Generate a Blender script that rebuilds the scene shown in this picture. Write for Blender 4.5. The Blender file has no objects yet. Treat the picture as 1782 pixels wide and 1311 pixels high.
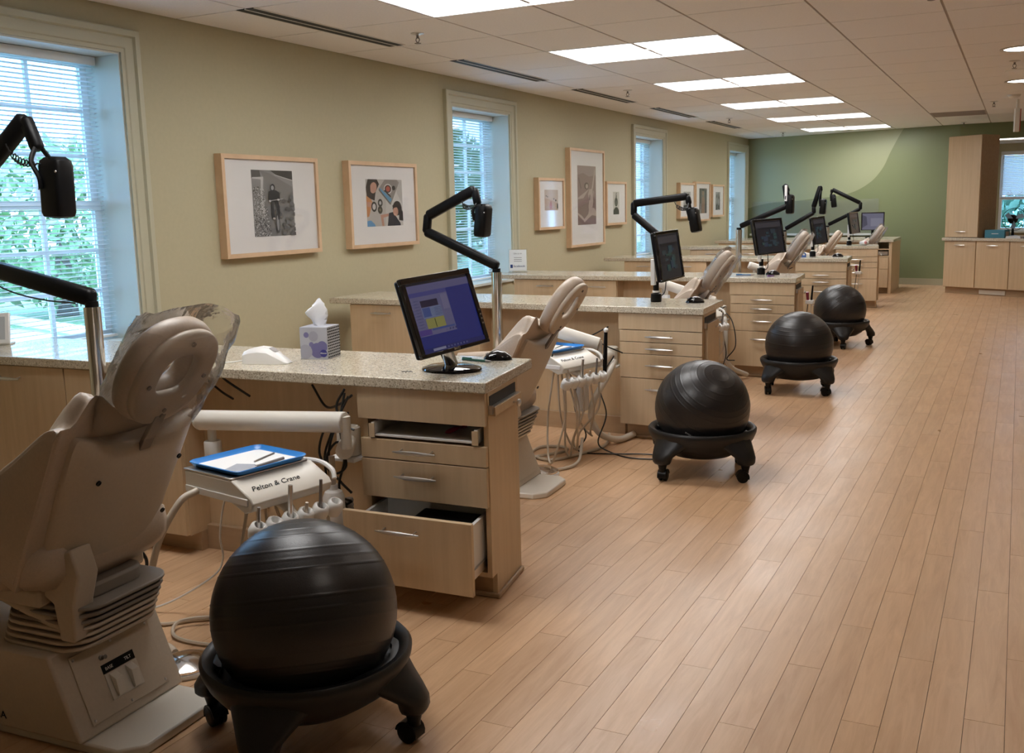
import bpy, bmesh, math, random
from mathutils import Vector, Matrix, Euler
random.seed(7)
S = bpy.context.scene
COL = S.collection
PI = math.pi

# ------------------------------------------------------------------ camera
F_PX = 1750.0
yaw, pitch, roll = math.radians(26.722), math.radians(9.451), math.radians(1.438)
cam = bpy.data.cameras.new('camera')
cam.sensor_fit = 'HORIZONTAL'; cam.sensor_width = 36.0
cam.lens = 36.0 * F_PX / 1782.0
cam.clip_start = 0.05; cam.clip_end = 300
cam_o = bpy.data.objects.new('camera', cam); COL.objects.link(cam_o)
fwd = Vector((-math.sin(yaw) * math.cos(pitch), math.cos(yaw) * math.cos(pitch), -math.sin(pitch)))
rgt = Vector((math.cos(yaw), math.sin(yaw), 0)); dwn = fwd.cross(rgt)
r2 = math.cos(roll) * rgt + math.sin(roll) * dwn
d2 = -math.sin(roll) * rgt + math.cos(roll) * dwn
cam_o.matrix_world = Matrix(((r2.x, -d2.x, -fwd.x, 0), (r2.y, -d2.y, -fwd.y, 0), (r2.z, -d2.z, -fwd.z, 1.32), (0, 0, 0, 1)))
S.camera = cam_o

# ------------------------------------------------------------------ world, exposure
w = bpy.data.worlds.new('overcast_sky'); S.world = w; w.use_nodes = True
bg = w.node_tree.nodes['Background']
bg.inputs['Color'].default_value = (0.31, 0.61, 1.0, 1)
# standard overcast sky: three times brighter overhead than at the horizon
_n, _l = w.node_tree.nodes, w.node_tree.links
_tc = _n.new('ShaderNodeTexCoord'); _sp = _n.new('ShaderNodeSeparateXYZ'); _l.new(_tc.outputs['Generated'], _sp.inputs[0])
_mr = _n.new('ShaderNodeMapRange'); _mr.inputs['From Min'].default_value = 0; _mr.inputs['From Max'].default_value = 1
_mr.inputs['To Min'].default_value = 7.6; _mr.inputs['To Max'].default_value = 22.8
_l.new(_sp.outputs['Z'], _mr.inputs['Value']); _l.new(_mr.outputs[0], bg.inputs['Strength'])
S.view_settings.view_transform = 'Standard'; S.view_settings.look = 'None'
S.view_settings.exposure = 0.18; S.view_settings.gamma = 1.0
S.view_settings.use_curve_mapping = False
LIGHT = 15.0            # luminance of the ceiling troffers
S.cycles.use_denoising = True
S.cycles.max_bounces = 7; S.cycles.diffuse_bounces = 4; S.cycles.glossy_bounces = 3
S.cycles.transparent_max_bounces = 10; S.cycles.transmission_bounces = 4
S.cycles.use_light_tree = False
S.cycles.use_adaptive_sampling = True; S.cycles.adaptive_threshold = .04
S.cycles.sample_clamp_indirect = 6.0
S.cycles.caustics_reflective = False; S.cycles.caustics_refractive = False

# ------------------------------------------------------------------ materials
MATS = {}
def lin(c):
    return tuple((x / 12.92 if x <= .04045 else ((x + .055) / 1.055) ** 2.4) for x in c)
def hexc(h):
    return lin(tuple(int(h[i:i + 2], 16) / 255 for i in (0, 2, 4)))
def mat(name, col, rough=.5, metal=0, spec=.5, emit=None, es=1.0, coat=0, trans=0):
    if name in MATS: return MATS[name]
    m = bpy.data.materials.new(name); m.use_nodes = True
    b = m.node_tree.nodes['Principled BSDF']
    if isinstance(col, str): col = hexc(col)
    b.inputs['Base Color'].default_value = (*col, 1)
    b.inputs['Roughness'].default_value = rough
    b.inputs['Metallic'].default_value = metal
    b.inputs['Specular IOR Level'].default_value = spec
    b.inputs['Coat Weight'].default_value = coat
    if trans: b.inputs['Transmission Weight'].default_value = trans
    if emit is not None:
        if isinstance(emit, str): emit = hexc(emit)
        b.inputs['Emission Color'].default_value = (*emit, 1); b.inputs['Emission Strength'].default_value = es
    if name.startswith('screen_') or name == 'troffer_basket': m.cycles.emission_sampling = 'NONE'
    MATS[name] = m
    return m
def nt(m): return m.node_tree.nodes, m.node_tree.links
def ramp(N, stops):
    r = N.new('ShaderNodeValToRGB'); e = r.color_ramp.elements
    while len(e) < len(stops): e.new(.5)
    for k, (p, c) in enumerate(stops):
        e[k].position = p; e[k].color = (*c, 1)
    return r
def wood(name, a, b, scale, rough=.4, rnd=.12, bump=.02, coat=0.0):
    m = mat(name, a, rough, coat=coat); N, L = nt(m); P = N['Principled BSDF']
    tc = N.new('ShaderNodeTexCoord'); oi = N.new('ShaderNodeObjectInfo')
    add = N.new('ShaderNodeVectorMath'); add.operation = 'ADD'
    mul = N.new('ShaderNodeVectorMath'); mul.operation = 'MULTIPLY'; mul.inputs[1].default_value = (37, 61, 23)
    L.new(oi.outputs['Random'], mul.inputs[0])
    L.new(tc.outputs['Object'], add.inputs[0]); L.new(mul.outputs[0], add.inputs[1])
    mp = N.new('ShaderNodeMapping'); mp.inputs['Scale'].default_value = scale
    L.new(add.outputs[0], mp.inputs[0])
    n1 = N.new('ShaderNodeTexNoise'); n1.inputs['Scale'].default_value = 1.0; n1.inputs['Detail'].default_value = 5
    n1.inputs['Roughness'].default_value = .62; n1.inputs['Distortion'].default_value = .6
    L.new(mp.outputs[0], n1.inputs['Vector'])
    rp = ramp(N, [(.3, a if not isinstance(a, str) else hexc(a)), (.72, b if not isinstance(b, str) else hexc(b))])
    L.new(n1.outputs['Fac'], rp.inputs[0])
    hs = N.new('ShaderNodeHueSaturation')
    mr = N.new('ShaderNodeMapRange'); mr.inputs['To Min'].default_value = 1 - rnd; mr.inputs['To Max'].default_value = 1 + rnd
    L.new(oi.outputs['Random'], mr.inputs['Value']); L.new(mr.outputs[0], hs.inputs['Value'])
    L.new(rp.outputs[0], hs.inputs['Color']); L.new(hs.outputs[0], P.inputs['Base Color'])
    n2 = N.new('ShaderNodeTexNoise'); n2.inputs['Scale'].default_value = 3.0; n2.inputs['Detail'].default_value = 4
    L.new(add.outputs[0], n2.inputs['Vector'])
    mr2 = N.new('ShaderNodeMapRange'); mr2.inputs['To Min'].default_value = rough - .1; mr2.inputs['To Max'].default_value = rough + .14
    L.new(n2.outputs['Fac'], mr2.inputs['Value']); L.new(mr2.outputs[0], P.inputs['Roughness'])
    if bump:
        bp = N.new('ShaderNodeBump'); bp.inputs['Strength'].default_value = bump * 8; bp.inputs['Distance'].default_value = .003
        L.new(n1.outputs['Fac'], bp.inputs['Height']); L.new(bp.outputs[0], P.inputs['Normal'])
    return m
def noisy(name, col, rough, scale, amt, bump=0, coat=0, spec=.5):
    m = mat(name, col, rough, coat=coat, spec=spec); N, L = nt(m); P = N['Principled BSDF']
    c = hexc(col) if isinstance(col, str) else col
    tc = N.new('ShaderNodeTexCoord'); n = N.new('ShaderNodeTexNoise'); n.inputs['Scale'].default_value = scale; n.inputs['Detail'].default_value = 4
    L.new(tc.outputs['Object'], n.inputs['Vector'])
    rp = ramp(N, [(.3, tuple(x * (1 - amt) for x in c)), (.7, tuple(min(1, x * (1 + amt)) for x in c))])
    L.new(n.outputs['Fac'], rp.inputs[0]); L.new(rp.outputs[0], P.inputs['Base Color'])
    if bump:
        bp = N.new('ShaderNodeBump'); bp.inputs['Strength'].default_value = bump; bp.inputs['Distance'].default_value = .002
        L.new(n.outputs['Fac'], bp.inputs['Height']); L.new(bp.outputs[0], P.inputs['Normal'])
    return m
def speckle(name):
    m = mat(name, (.5, .45, .36), .2, coat=.25); N, L = nt(m); P = N['Principled BSDF']
    tc = N.new('ShaderNodeTexCoord')
    v = N.new('ShaderNodeTexVoronoi'); v.inputs['Scale'].default_value = 240
    L.new(tc.outputs['Object'], v.inputs['Vector'])
    sp = N.new('ShaderNodeSeparateColor'); L.new(v.outputs['Color'], sp.inputs[0])
    rp = ramp(N, [(0, (.07, .05, .03)), (.10, (.26, .20, .135)), (.3, (.52, .455, .345)), (.8, (.62, .56, .445)), (1, (.86, .82, .70))])
    L.new(sp.outputs[0], rp.inputs[0])
    n = N.new('ShaderNodeTexNoise'); n.inputs['Scale'].default_value = 60; L.new(tc.outputs['Object'], n.inputs['Vector'])
    mx = N.new('ShaderNodeMix'); mx.data_type = 'RGBA'; mx.inputs[0].default_value = .35
    rp2 = ramp(N, [(.35, (.47, .41, .31)), (.65, (.66, .60, .475))]); L.new(n.outputs['Fac'], rp2.inputs[0])
    L.new(rp.outputs[0], mx.inputs[6]); L.new(rp2.outputs[0], mx.inputs[7]); L.new(mx.outputs[2], P.inputs['Base Color'])
    return m
def sheer(name, tint=(1, 1, 1), gloss=.12, rough=.05, bump=0, ior=1.45, milk=0.0):
    m = bpy.data.materials.new(name); m.use_nodes = True; N, L = nt(m); N.remove(N['Principled BSDF'])
    out = N['Material Output']; t = N.new('ShaderNodeBsdfTransparent'); t.inputs[0].default_value = (*tint, 1)
    g = N.new('ShaderNodeBsdfGlossy'); g.inputs['Roughness'].default_value = rough
    fr = N.new('ShaderNodeFresnel'); fr.inputs['IOR'].default_value = ior
    mul = N.new('ShaderNodeMath'); mul.operation = 'MULTIPLY'; mul.inputs[1].default_value = gloss * 8; mul.use_clamp = True
    L.new(fr.outputs[0], mul.inputs[0])
    mx = N.new('ShaderNodeMixShader'); L.new(mul.outputs[0], mx.inputs[0]); L.new(t.outputs[0], mx.inputs[1]); L.new(g.outputs[0], mx.inputs[2])
    last = mx
    if milk:
        d = N.new('ShaderNodeBsdfDiffuse'); d.inputs[0].default_value = (.8, .8, .8, 1)
        m2 = N.new('ShaderNodeMixShader'); m2.inputs[0].default_value = milk
        L.new(mx.outputs[0], m2.inputs[1]); L.new(d.outputs[0], m2.inputs[2]); last = m2
    L.new(last.outputs[0], out.inputs[0])
    if bump:
        tc = N.new('ShaderNodeTexCoord'); n = N.new('ShaderNodeTexNoise'); n.inputs['Scale'].default_value = 22; n.inputs['Detail'].default_value = 3
        L.new(tc.outputs['Object'], n.inputs['Vector'])
        bp = N.new('ShaderNodeBump'); bp.inputs['Strength'].default_value = bump; bp.inputs['Distance'].default_value = .01
        L.new(n.outputs['Fac'], bp.inputs['Height']); L.new(bp.outputs[0], g.inputs['Normal']); L.new(bp.outputs[0], fr.inputs['Normal'])
    MATS[name] = m
    return m

M_FLOOR = wood('floor_maple', (.50, .30, .165), (.64, .415, .245), (34, 3.2, 10), .31, .045, .02)
M_MAPLE = wood('cabinet_maple', (.545, .40, .245), (.63, .475, .305), (28, 28, 1.6), .38, .03, .004)
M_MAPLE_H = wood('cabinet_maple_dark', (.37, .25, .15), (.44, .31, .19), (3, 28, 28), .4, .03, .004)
M_FRAME = wood('picture_maple', (.58, .39, .235), (.66, .47, .30), (8, 8, 8), .4, .03, 0)
M_COUNTER = speckle('counter_speckle')
M_WALL = noisy('wall_olive_paint', (.455, .415, .275), .55, 40, .02, .05, spec=.35)
M_TRIM = mat('trim_paint', (.48, .465, .34), .42)
M_JAMB = mat('jamb_paint', (.62, .64, .58), .45)
M_CEIL = noisy('ceiling_tile', (.86, .845, .845), .85, 90, .03, .12, spec=.2)
M_GRID = mat('ceiling_grid', (.42, .37, .34), .7)
M_DARKGAP = mat('slot_black', (.012, .012, .014), .6)
M_BLACK = mat('black_plastic', (.004, .004, .0045), .36, spec=.22)
M_BLACKM = mat('black_matte', (.004, .004, .0045), .42, spec=.18)
M_GLOSSB = mat('gloss_black', (.006, .006, .008), .06, coat=.5)
M_CORD = mat('black_cord', (.01, .01, .01), .45)
M_BALL = noisy('ball_rubber', (.016, .0145, .015), .36, 300, .25, .10)
M_STOOL = noisy('stool_plastic', (.010, .010, .011), .42, 300, .2, .06, spec=.4)
M_BEIGE = noisy('chair_shell', (.55, .475, .385), .42, 120, .03, .02)
M_VINYL = noisy('chair_vinyl', (.50, .41, .325), .40, 160, .05, .04)
M_WHITE = mat('enamel_white', (.68, .64, .57), .3)
M_WHITE2 = mat('plastic_white', (.78, .77, .75), .35)
M_HOSE = mat('hose_beige', (.52, .45, .36), .4)
M_CHROME = mat('chrome', (.72, .70, .68), .12, 1.0)
M_STEEL = mat('brushed_steel', (.68, .66, .64), .30, 1.0)
M_ALU = mat('bright_aluminium', (.75, .74, .72), .35, .4)
M_GREY = mat('grey_metal', (.22, .20, .19), .45, .6)
M_PVC = mat('blind_white', (.78, .80, .80), .45)
M_PAPER = mat('paper_white', (.80, .80, .79), .7)
M_MATB = mat('mat_board', (.90, .89, .88), .8)
M_BLUETRAY = mat('blue_tray', (.03, .22, .62), .3)
M_BELLOW = mat('bellows_rubber', (.26, .23, .20), .5)
M_GREEN_L = (.325, .34, .205)
M_GREEN_D = (.195, .22, .112)
M_GLASS = sheer('window_glass', (.96, .98, 1), .10, .02)
M_PICGLASS = sheer('picture_glass', (1, 1, 1), .03, .05)
M_BAG = sheer('clear_plastic_bag', (.99, .99, .99), .11, .10, bump=.7, milk=.10)
M_ACRYL = sheer('acrylic', (.995, 1, 1), .05, .05, milk=.06)
M_LAMP = mat('troffer_reflector', (.85, .87, .9), .5, emit=(1.0, .985, .965), es=LIGHT)
M_BASKET = mat('troffer_basket', (.8, .82, .86), .5, emit=(1.0, .98, .96), es=.85)
M_DOWN = mat('downlight_lens', (.85, .85, .85), .5, emit=(1, .90, .80), es=21.0)
M_STRIP = mat('strip_lens', (.85, .85, .85), .5, emit=(1, .93, .85), es=6.0)
M_LEAF = noisy('foliage', (.16, .26, .10), .7, 3, .5)
M_LEAF2 = noisy('foliage_blue', (.10, .17, .12), .7, 3, .4)
M_TRUNK = mat('bark', (.10, .07, .05), .9)
M_LAWN = noisy('lawn', (.09, .15, .05), .9, 2, .3)
M_ROAD = mat('asphalt', (.22, .22, .23), .9)
M_CONC = mat('concrete', (.55, .53, .50), .85)
M_BRICKR = mat('brick_red', (.35, .12, .09), .85)

# ------------------------------------------------------------------ mesh helpers
class MB:
    def __init__(s): s.v = []; s.f = []; s.m = []; s.M = None
    def add(s, vs, fs, m=0):
        b = len(s.v)
        s.v += [tuple(s.M @ Vector(p)) if s.M is not None else tuple(p) for p in vs]
        s.f += [tuple(b + i for i in f) for f in fs]; s.m += [m] * len(fs); return s
    def box(s, x0, x1, y0, y1, z0, z1, m=0):
        x0, x1 = sorted((x0, x1)); y0, y1 = sorted((y0, y1)); z0, z1 = sorted((z0, z1))
        return s.add([(x0, y0, z0), (x1, y0, z0), (x1, y1, z0), (x0, y1, z0), (x0, y0, z1), (x1, y0, z1), (x1, y1, z1), (x0, y1, z1)],
                     [(0, 3, 2, 1), (4, 5, 6, 7), (0, 1, 5, 4), (1, 2, 6, 5), (2, 3, 7, 6), (3, 0, 4, 7)], m)
    def prism(s, poly, z0, z1, m=0):
        n = len(poly); a = sum(poly[i][0] * poly[(i + 1) % n][1] - poly[(i + 1) % n][0] * poly[i][1] for i in range(n))
        if a < 0: poly = poly[::-1]
        return s.add([(x, y, z0) for x, y in poly] + [(x, y, z1) for x, y in poly],
                     [tuple(range(n))[::-1], tuple(range(n, 2 * n))] + [(i, (i + 1) % n, n + (i + 1) % n, n + i) for i in range(n)], m)
    def prism_y(s, poly, y0, y1, m=0):      # polygon in x,z
        o = s.M; s.M = (o if o is not None else Matrix()) @ Matrix(((1, 0, 0, 0), (0, 0, 1, 0), (0, 1, 0, 0), (0, 0, 0, 1)))
        b = len(s.f); s.prism(poly, y0, y1, m)
        s.f[b:] = [f[::-1] for f in s.f[b:]]; s.M = o; return s
    def poly(s, pts, m=0): return s.add(pts, [tuple(range(len(pts)))], m)
    def loft(s, rings, caps=True, closed=True, m=0):
        n = len(rings[0]); vs = [p for r in rings for p in r]; fs = []
        for i in range(len(rings) - 1):
            for j in range(n if closed else n - 1):
                k = (j + 1) % n; fs.append((i * n + j, i * n + k, (i + 1) * n + k, (i + 1) * n + j))
        if caps: fs += [tuple(range(n))[::-1], tuple((len(rings) - 1) * n + j for j in range(n))]
        return s.add(vs, fs, m)
    def tube(s, pts, r, n=8, caps=True, m=0):
        pts = [Vector(p) for p in pts]; rs = r if isinstance(r, (list, tuple)) else [r] * len(pts)
        t0 = (pts[1] - pts[0]).normalized(); up = Vector((0, 0, 1)) if abs(t0.z) < .9 else Vector((1, 0, 0))
        a = t0.cross(up).normalized(); rings = []
        for i, p in enumerate(pts):
            t = (pts[min(i + 1, len(pts) - 1)] - pts[max(i - 1, 0)]).normalized()
            a = (a - t * a.dot(t)).normalized(); b = t.cross(a)
            rings.append([p + (a * math.cos(2 * PI * k / n) + b * math.sin(2 * PI * k / n)) * rs[i] for k in range(n)])
        return s.loft(rings, caps, True, m)
    def lathe(s, prof, n=24, c=(0, 0, 0), m=0, rot=None, close=False):
        R = rot or Matrix.Identity(3); c = Vector(c); rings = []
        for r, z in prof:
            rings.append([c + R @ Vector((r * math.cos(2 * PI * k / n), r * math.sin(2 * PI * k / n), z)) for k in range(n)])
        if close: rings.append(rings[0])
        return s.loft(rings, not close, True, m)
    def ball(s, c, rx, ry=None, rz=None, nu=16, nv=10, m=0):
        ry = ry or rx; rz = rz or rx
        o = s.M; s.M = (o if o is not None else Matrix()) @ Matrix.Translation(c) @ Matrix.Diagonal((rx, ry, rz, 1))
        s.lathe([(max(1e-4, math.sin(PI * k / nv)), -math.cos(PI * k / nv)) for k in range(nv + 1)], nu, m=m); s.M = o; return s
    def build(s, name, mats, parent=None, bevel=0, seg=2, smooth=40, sub=0):
        me = bpy.data.meshes.new(name); me.from_pydata(s.v, [], s.f)
        for k in (mats if isinstance(mats, (list, tuple)) else [mats]): me.materials.append(k)
        for p, k in zip(me.polygons, s.m): p.material_index = k
        bm = bmesh.new(); bm.from_mesh(me); bmesh.ops.recalc_face_normals(bm, faces=bm.faces)
        if smooth:
            for f in bm.faces: f.smooth = True
            for e in bm.edges:
                if len(e.link_faces) == 2 and e.calc_face_angle(0) > math.radians(smooth): e.smooth = False
        bm.to_mesh(me); bm.free()
        o = bpy.data.objects.new(name, me); COL.objects.link(o)
        if parent is not None: o.parent = parent
        if bevel:
            b = o.modifiers.new('bevel', 'BEVEL'); b.width = bevel; b.segments = seg; b.limit_method = 'ANGLE'; b.angle_limit = math.radians(40)
            b.harden_normals = False
        if sub:
            d = o.modifiers.new('sub', 'SUBSURF'); d.levels = sub; d.render_levels = sub
        return o
def cat(pts, n=6):
    P = [Vector(p) for p in pts]; P = [P[0] * 2 - P[1]] + P + [P[-1] * 2 - P[-2]]; out = []
    for i in range(1, len(P) - 2):
        for k in range(n):
            t = k / n
            out.append(.5 * ((2 * P[i]) + (P[i + 1] - P[i - 1]) * t + (2 * P[i - 1] - 5 * P[i] + 4 * P[i + 1] - P[i + 2]) * t * t + (3 * P[i] - P[i - 1] - 3 * P[i + 1] + P[i + 2]) * t ** 3))
    return out + [P[-2]]
def empty(name, loc=(0, 0, 0), rz=0):
    o = bpy.data.objects.new(name, None); COL.objects.link(o); o.location = loc; o.rotation_euler = (0, 0, rz); o.empty_display_size = .05
    return o
def tag(o, label, category, group=None):
    o['label'] = label; o['category'] = category
    if group: o['group'] = group
    return o
def thing(name, label, category, loc=(0, 0, 0), rz=0, group=None): return tag(empty(name, loc, rz), label, category, group)
def struct(o): o['kind'] = 'structure'; return o
def inst(o, loc, parent, name=None, rot=None):
    c = bpy.data.objects.new(name or o.name.split('.')[0], o.data); COL.objects.link(c); c.parent = parent; c.location = loc
    if rot is not None: c.rotation_euler = rot
    for md in o.modifiers:
        if md.type == 'BEVEL':
            b = c.modifiers.new('bevel', 'BEVEL'); b.width = md.width; b.segments = md.segments; b.limit_method = 'ANGLE'; b.angle_limit = md.angle_limit
    return c
def copy_tree(o, parent=None):
    c = o.copy(); COL.objects.link(c); c.parent = parent
    for ch in [x for x in ORIG_CHILDREN.get(o.name, o.children)]: copy_tree(ch, c)
    return c
ORIG_CHILDREN = {}
def text(name, s, size, M, m, parent, shear=0, depth=.0004, align='LEFT', sx=1):
    cu = bpy.data.curves.new(name, 'FONT'); cu.body = s; cu.size = size; cu.extrude = depth; cu.shear = shear; cu.align_x = align
    t = bpy.data.objects.new('tmp', cu); COL.objects.link(t)
    dg = bpy.context.evaluated_depsgraph_get(); me = bpy.data.meshes.new_from_object(t.evaluated_get(dg))
    bpy.data.objects.remove(t); me.name = name; me.materials.clear(); me.materials.append(m)
    o = bpy.data.objects.new(name, me); COL.objects.link(o); o.parent = parent; o.matrix_local = M @ Matrix.Diagonal((sx, 1, 1, 1))
    return o
def frame3(origin, xdir, ydir):
    x = Vector(xdir).normalized(); y = Vector(ydir); y = (y - x * y.dot(x)).normalized(); z = x.cross(y)
    return Matrix(((x.x, y.x, z.x, origin[0]), (x.y, y.y, z.y, origin[1]), (x.z, y.z, z.z, origin[2]), (0, 0, 0, 1)))
def rrect(w, h, r, n=4):
    out = []
    for cx, cy, a0 in ((w / 2 - r, h / 2 - r, 0), (-w / 2 + r, h / 2 - r, 90), (-w / 2 + r, -h / 2 + r, 180), (w / 2 - r, -h / 2 + r, 270)):
        for k in range(n + 1):
            a = math.radians(a0 + 90 * k / n); out.append((cx + r * math.cos(a), cy + r * math.sin(a)))
    return out

# ------------------------------------------------------------------ room shell
WX, CZ, BY = -4.22, 2.40, 17.6
XR, YF, FY = 3.2, -2.4, 19.4
WIN = [(2.88, 3.95), (7.38, 8.44), (11.84, 12.91), (16.3, 17.38)]
WZ0, WZ1 = .66, 2.175

# floor: base slab and planks
fl = struct(MB().box(WX, XR, YF, FY, -.12, -.012).build('floor', mat('subfloor', (.10, .055, .03), .8)))
PW, PL, GAP = .0945, .96, .0013
plank_mesh = MB().box(-PW / 2 + GAP / 2, PW / 2 - GAP / 2, -PL / 2 + GAP / 2, PL / 2 - GAP / 2, -.012, 0)
proto = plank_mesh.build('plank', M_FLOOR, fl, smooth=0)
def in_view(x, y, z=0):
    d = Vector((x, y, z - 1.32)); dep = d.dot(fwd)
    if dep < .5: return None
    return 891 + F_PX * d.dot(r2) / dep, 655.5 + F_PX * d.dot(d2) / dep, dep
cand = []
nx = int((XR - WX) / PW)
for i in range(nx):
    x = WX + PW * (i + .5); off = (i * .382) % 1.0 * PL + random.uniform(-.08, .08)
    y = YF - PL + off
    while y < FY:
        q = in_view(x, y); vis = q is not None and -60 < q[0] < 1860 and 300 < q[1] < 1420
        hidden = (x < -2.05 and y > 3.2) or x > .45
        cand.append((-(1 / (q[2] ** 2)) if vis and not hidden else 1, x, y)); y += PL
cand.sort()
first = True; rest = MB()
for k, (kk, x, y) in enumerate(cand):
    if k < 298 and kk < 0:
        if first: proto.location = (x, y, 0); first = False
        else: inst(proto, (x, y, 0), fl)
    else:
        y0, y1 = max(YF, y - PL / 2 + GAP / 2), min(FY, y + PL / 2 - GAP / 2)
        if y1 - y0 > .02: rest.box(x - PW / 2 + GAP / 2, x + PW / 2 - GAP / 2, y0, y1, -.012, 0)
M_FLOOR2 = wood('floor_maple_far', (.50, .30, .165), (.64, .415, .245), (34, 3.2, 10), .31, .0, .02)
ro = rest.build('far_planks', M_FLOOR2, fl, smooth=0); ro['kind'] = 'stuff'

# ceiling
ce = struct(MB().box(WX, XR, YF, 16.9, CZ + .10, CZ + .2).box(WX, -.80, 16.9, 17.75, CZ + .10, CZ + .2).build('ceiling', mat('plenum', (.20, .175, .16), .9)))
XS = [WX, -3.72, -3.025, -2.41, -1.79, -1.105, -.45, .2, .85, 1.5, 2.15, 2.8, XR]
RP = .76
YS = [4.37 + RP * k for k in range(-9, 17)]; YS[0] = YF; YS.append(17.72)
LIGHT_ROWS = [4.37 + RP * 3 * k for k in range(6)]
for i in range(len(XS) - 1):
    for j in range(len(YS) - 1):
        if -3.03 < XS[i] + .01 < -1.80 and any(abs(YS[j] - r) < .01 for r in LIGHT_ROWS + [4.37 - RP * 3]): continue
        gx = .007; gy = .005
        x0, x1, y0, y1 = XS[i] + gx, XS[i + 1] - gx, YS[j] + gy, YS[j + 1] - gy
        if XS[i] > -1.0: y1 = min(y1, 16.76)
        if x1 - x0 < .02 or y1 - y0 < .02: continue
        MB().box(x0, x1, y0, y1, CZ, CZ + .014).build('ceiling_tile', M_CEIL, ce, smooth=0)
for x in XS[1:-1]: MB().box(x - .012, x + .012, YF, 17.72 if x < -1 else 16.76, CZ + .006, CZ + .013).build('grid_runner', M_GRID, ce, smooth=0)

# left wall with four openings
wl = MB()
ys = [YF] + [v for a in WIN for v in a] + [FY]
for k in range(0, len(ys), 2): wl.box(WX - .30, WX, ys[k], ys[k + 1], 0, CZ + .1)
for a, b in WIN: wl.box(WX - .30, WX, a, b, 0, WZ0); wl.box(WX - .30, WX, a, b, WZ1, CZ + .1)
struct(wl.build('wall_left', M_WALL, smooth=0))
struct(MB().box(XR, XR + .1, YF, FY, 0, CZ + .1).build('wall_right', M_WALL, smooth=0))
struct(MB().box(WX, XR, YF - .1, YF, 0, CZ + .1).build('wall_front', M_WALL, smooth=0))

# two-tone green end wall
mg = mat('green_two_tone', M_GREEN_D, .38, spec=.45); N, L = nt(mg)
ge = N.new('ShaderNodeNewGeometry'); sep = N.new('ShaderNodeSeparateXYZ'); L.new(ge.outputs['Position'], sep.inputs[0])
fc = N.new('ShaderNodeFloatCurve'); cm = fc.mapping.curves[0]
for k, (x, z) in enumerate([(-4.3, 1.20), (-3.9, 1.30), (-3.4, 1.335), (-3.1, 1.36), (-2.8, 1.385), (-2.5, 1.43), (-2.2, 1.565), (-2.0, 1.76), (-1.84, 2.08), (-1.72, 2.31), (-1.6, 2.5)]):
    p = ((x + 4.3) / 2.7, (z - 1.0) / 1.6)
    if k < 2: cm.points[k].location = p
    else: cm.points.new(*p)
fc.mapping.update()
m1 = N.new('ShaderNodeMapRange'); m1.inputs['From Min'].default_value = -4.3; m1.inputs['From Max'].default_value = -1.6
L.new(sep.outputs['X'], m1.inputs['Value']); L.new(m1.outputs[0], fc.inputs['Value'])
m2 = N.new('ShaderNodeMapRange'); m2.inputs['From Min'].default_value = 1.0; m2.inputs['From Max'].default_value = 2.6
L.new(sep.outputs['Z'], m2.inputs['Value'])
gt = N.new('ShaderNodeMath'); gt.operation = 'GREATER_THAN'; L.new(m2.outputs[0], gt.inputs[0]); L.new(fc.outputs[0], gt.inputs[1])
lt = N.new('ShaderNodeMath'); lt.operation = 'LESS_THAN'; lt.inputs[1].default_value = -1.6; L.new(sep.outputs['X'], lt.inputs[0])
an = N.new('ShaderNodeMath'); an.operation = 'MULTIPLY'; L.new(gt.outputs[0], an.inputs[0]); L.new(lt.outputs[0], an.inputs[1])
mx = N.new('ShaderNodeMix'); mx.data_type = 'RGBA'; L.new(an.outputs[0], mx.inputs[0])
mx.inputs[6].default_value = (*M_GREEN_D, 1); mx.inputs[7].default_value = (*M_GREEN_L, 1)
L.new(mx.outputs[2], N['Principled BSDF'].inputs['Base Color'])
BW0, BW1 = (WX, BY), (-.86, 16.75)
struct(MB().prism([BW0, BW1, (-.80, 16.87), (WX, BY + .12)], 0, CZ + .1).build('wall_back', mg, smooth=0))
def back_y(x): return BW0[1] + (BW1[1] - BW0[1]) * (x - BW0[0]) / (BW1[0] - BW0[0])
M_SOFFIT = mat('soffit_green', M_GREEN_D, .45)
struct(MB().box(-.86, XR, 16.75, 16.95, 2.17, CZ + .1).build('wall_header', M_SOFFIT, smooth=0))
struct(MB().prism([BW0, BW1, (BW1[0], BW1[1] - .012), (BW0[0], BW0[1] - .012)], 0, .10).build('baseboard_back', mat('base_vinyl', (.36, .33, .22), .5), smooth=0))
# nook beyond the header
struct(MB().box(-.95, XR, 16.9, FY, 2.2, 2.3).build('ceiling_nook', M_CEIL, smooth=0))
struct(MB().box(-1.0, -.9, 16.9, FY, 0, 2.3).build('wall_nook', M_WALL, smooth=0))
FW = (-.33, .45)
fw = MB().box(-.95, FW[0], FY - .2, FY, 0, 2.3).box(FW[1], XR, FY - .2, FY, 0, 2.3).box(FW[0], FW[1], FY - .2, FY, 0, .74).box(FW[0], FW[1], FY - .2, FY, 2.07, 2.3)
struct(fw.build('wall_far', M_WALL, smooth=0))
struct(MB().box(WX, WX + .012, YF, BY, 0, .10).build('baseboard_left', mat('base_vinyl', (.36, .33, .22), .5), smooth=0))

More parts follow.
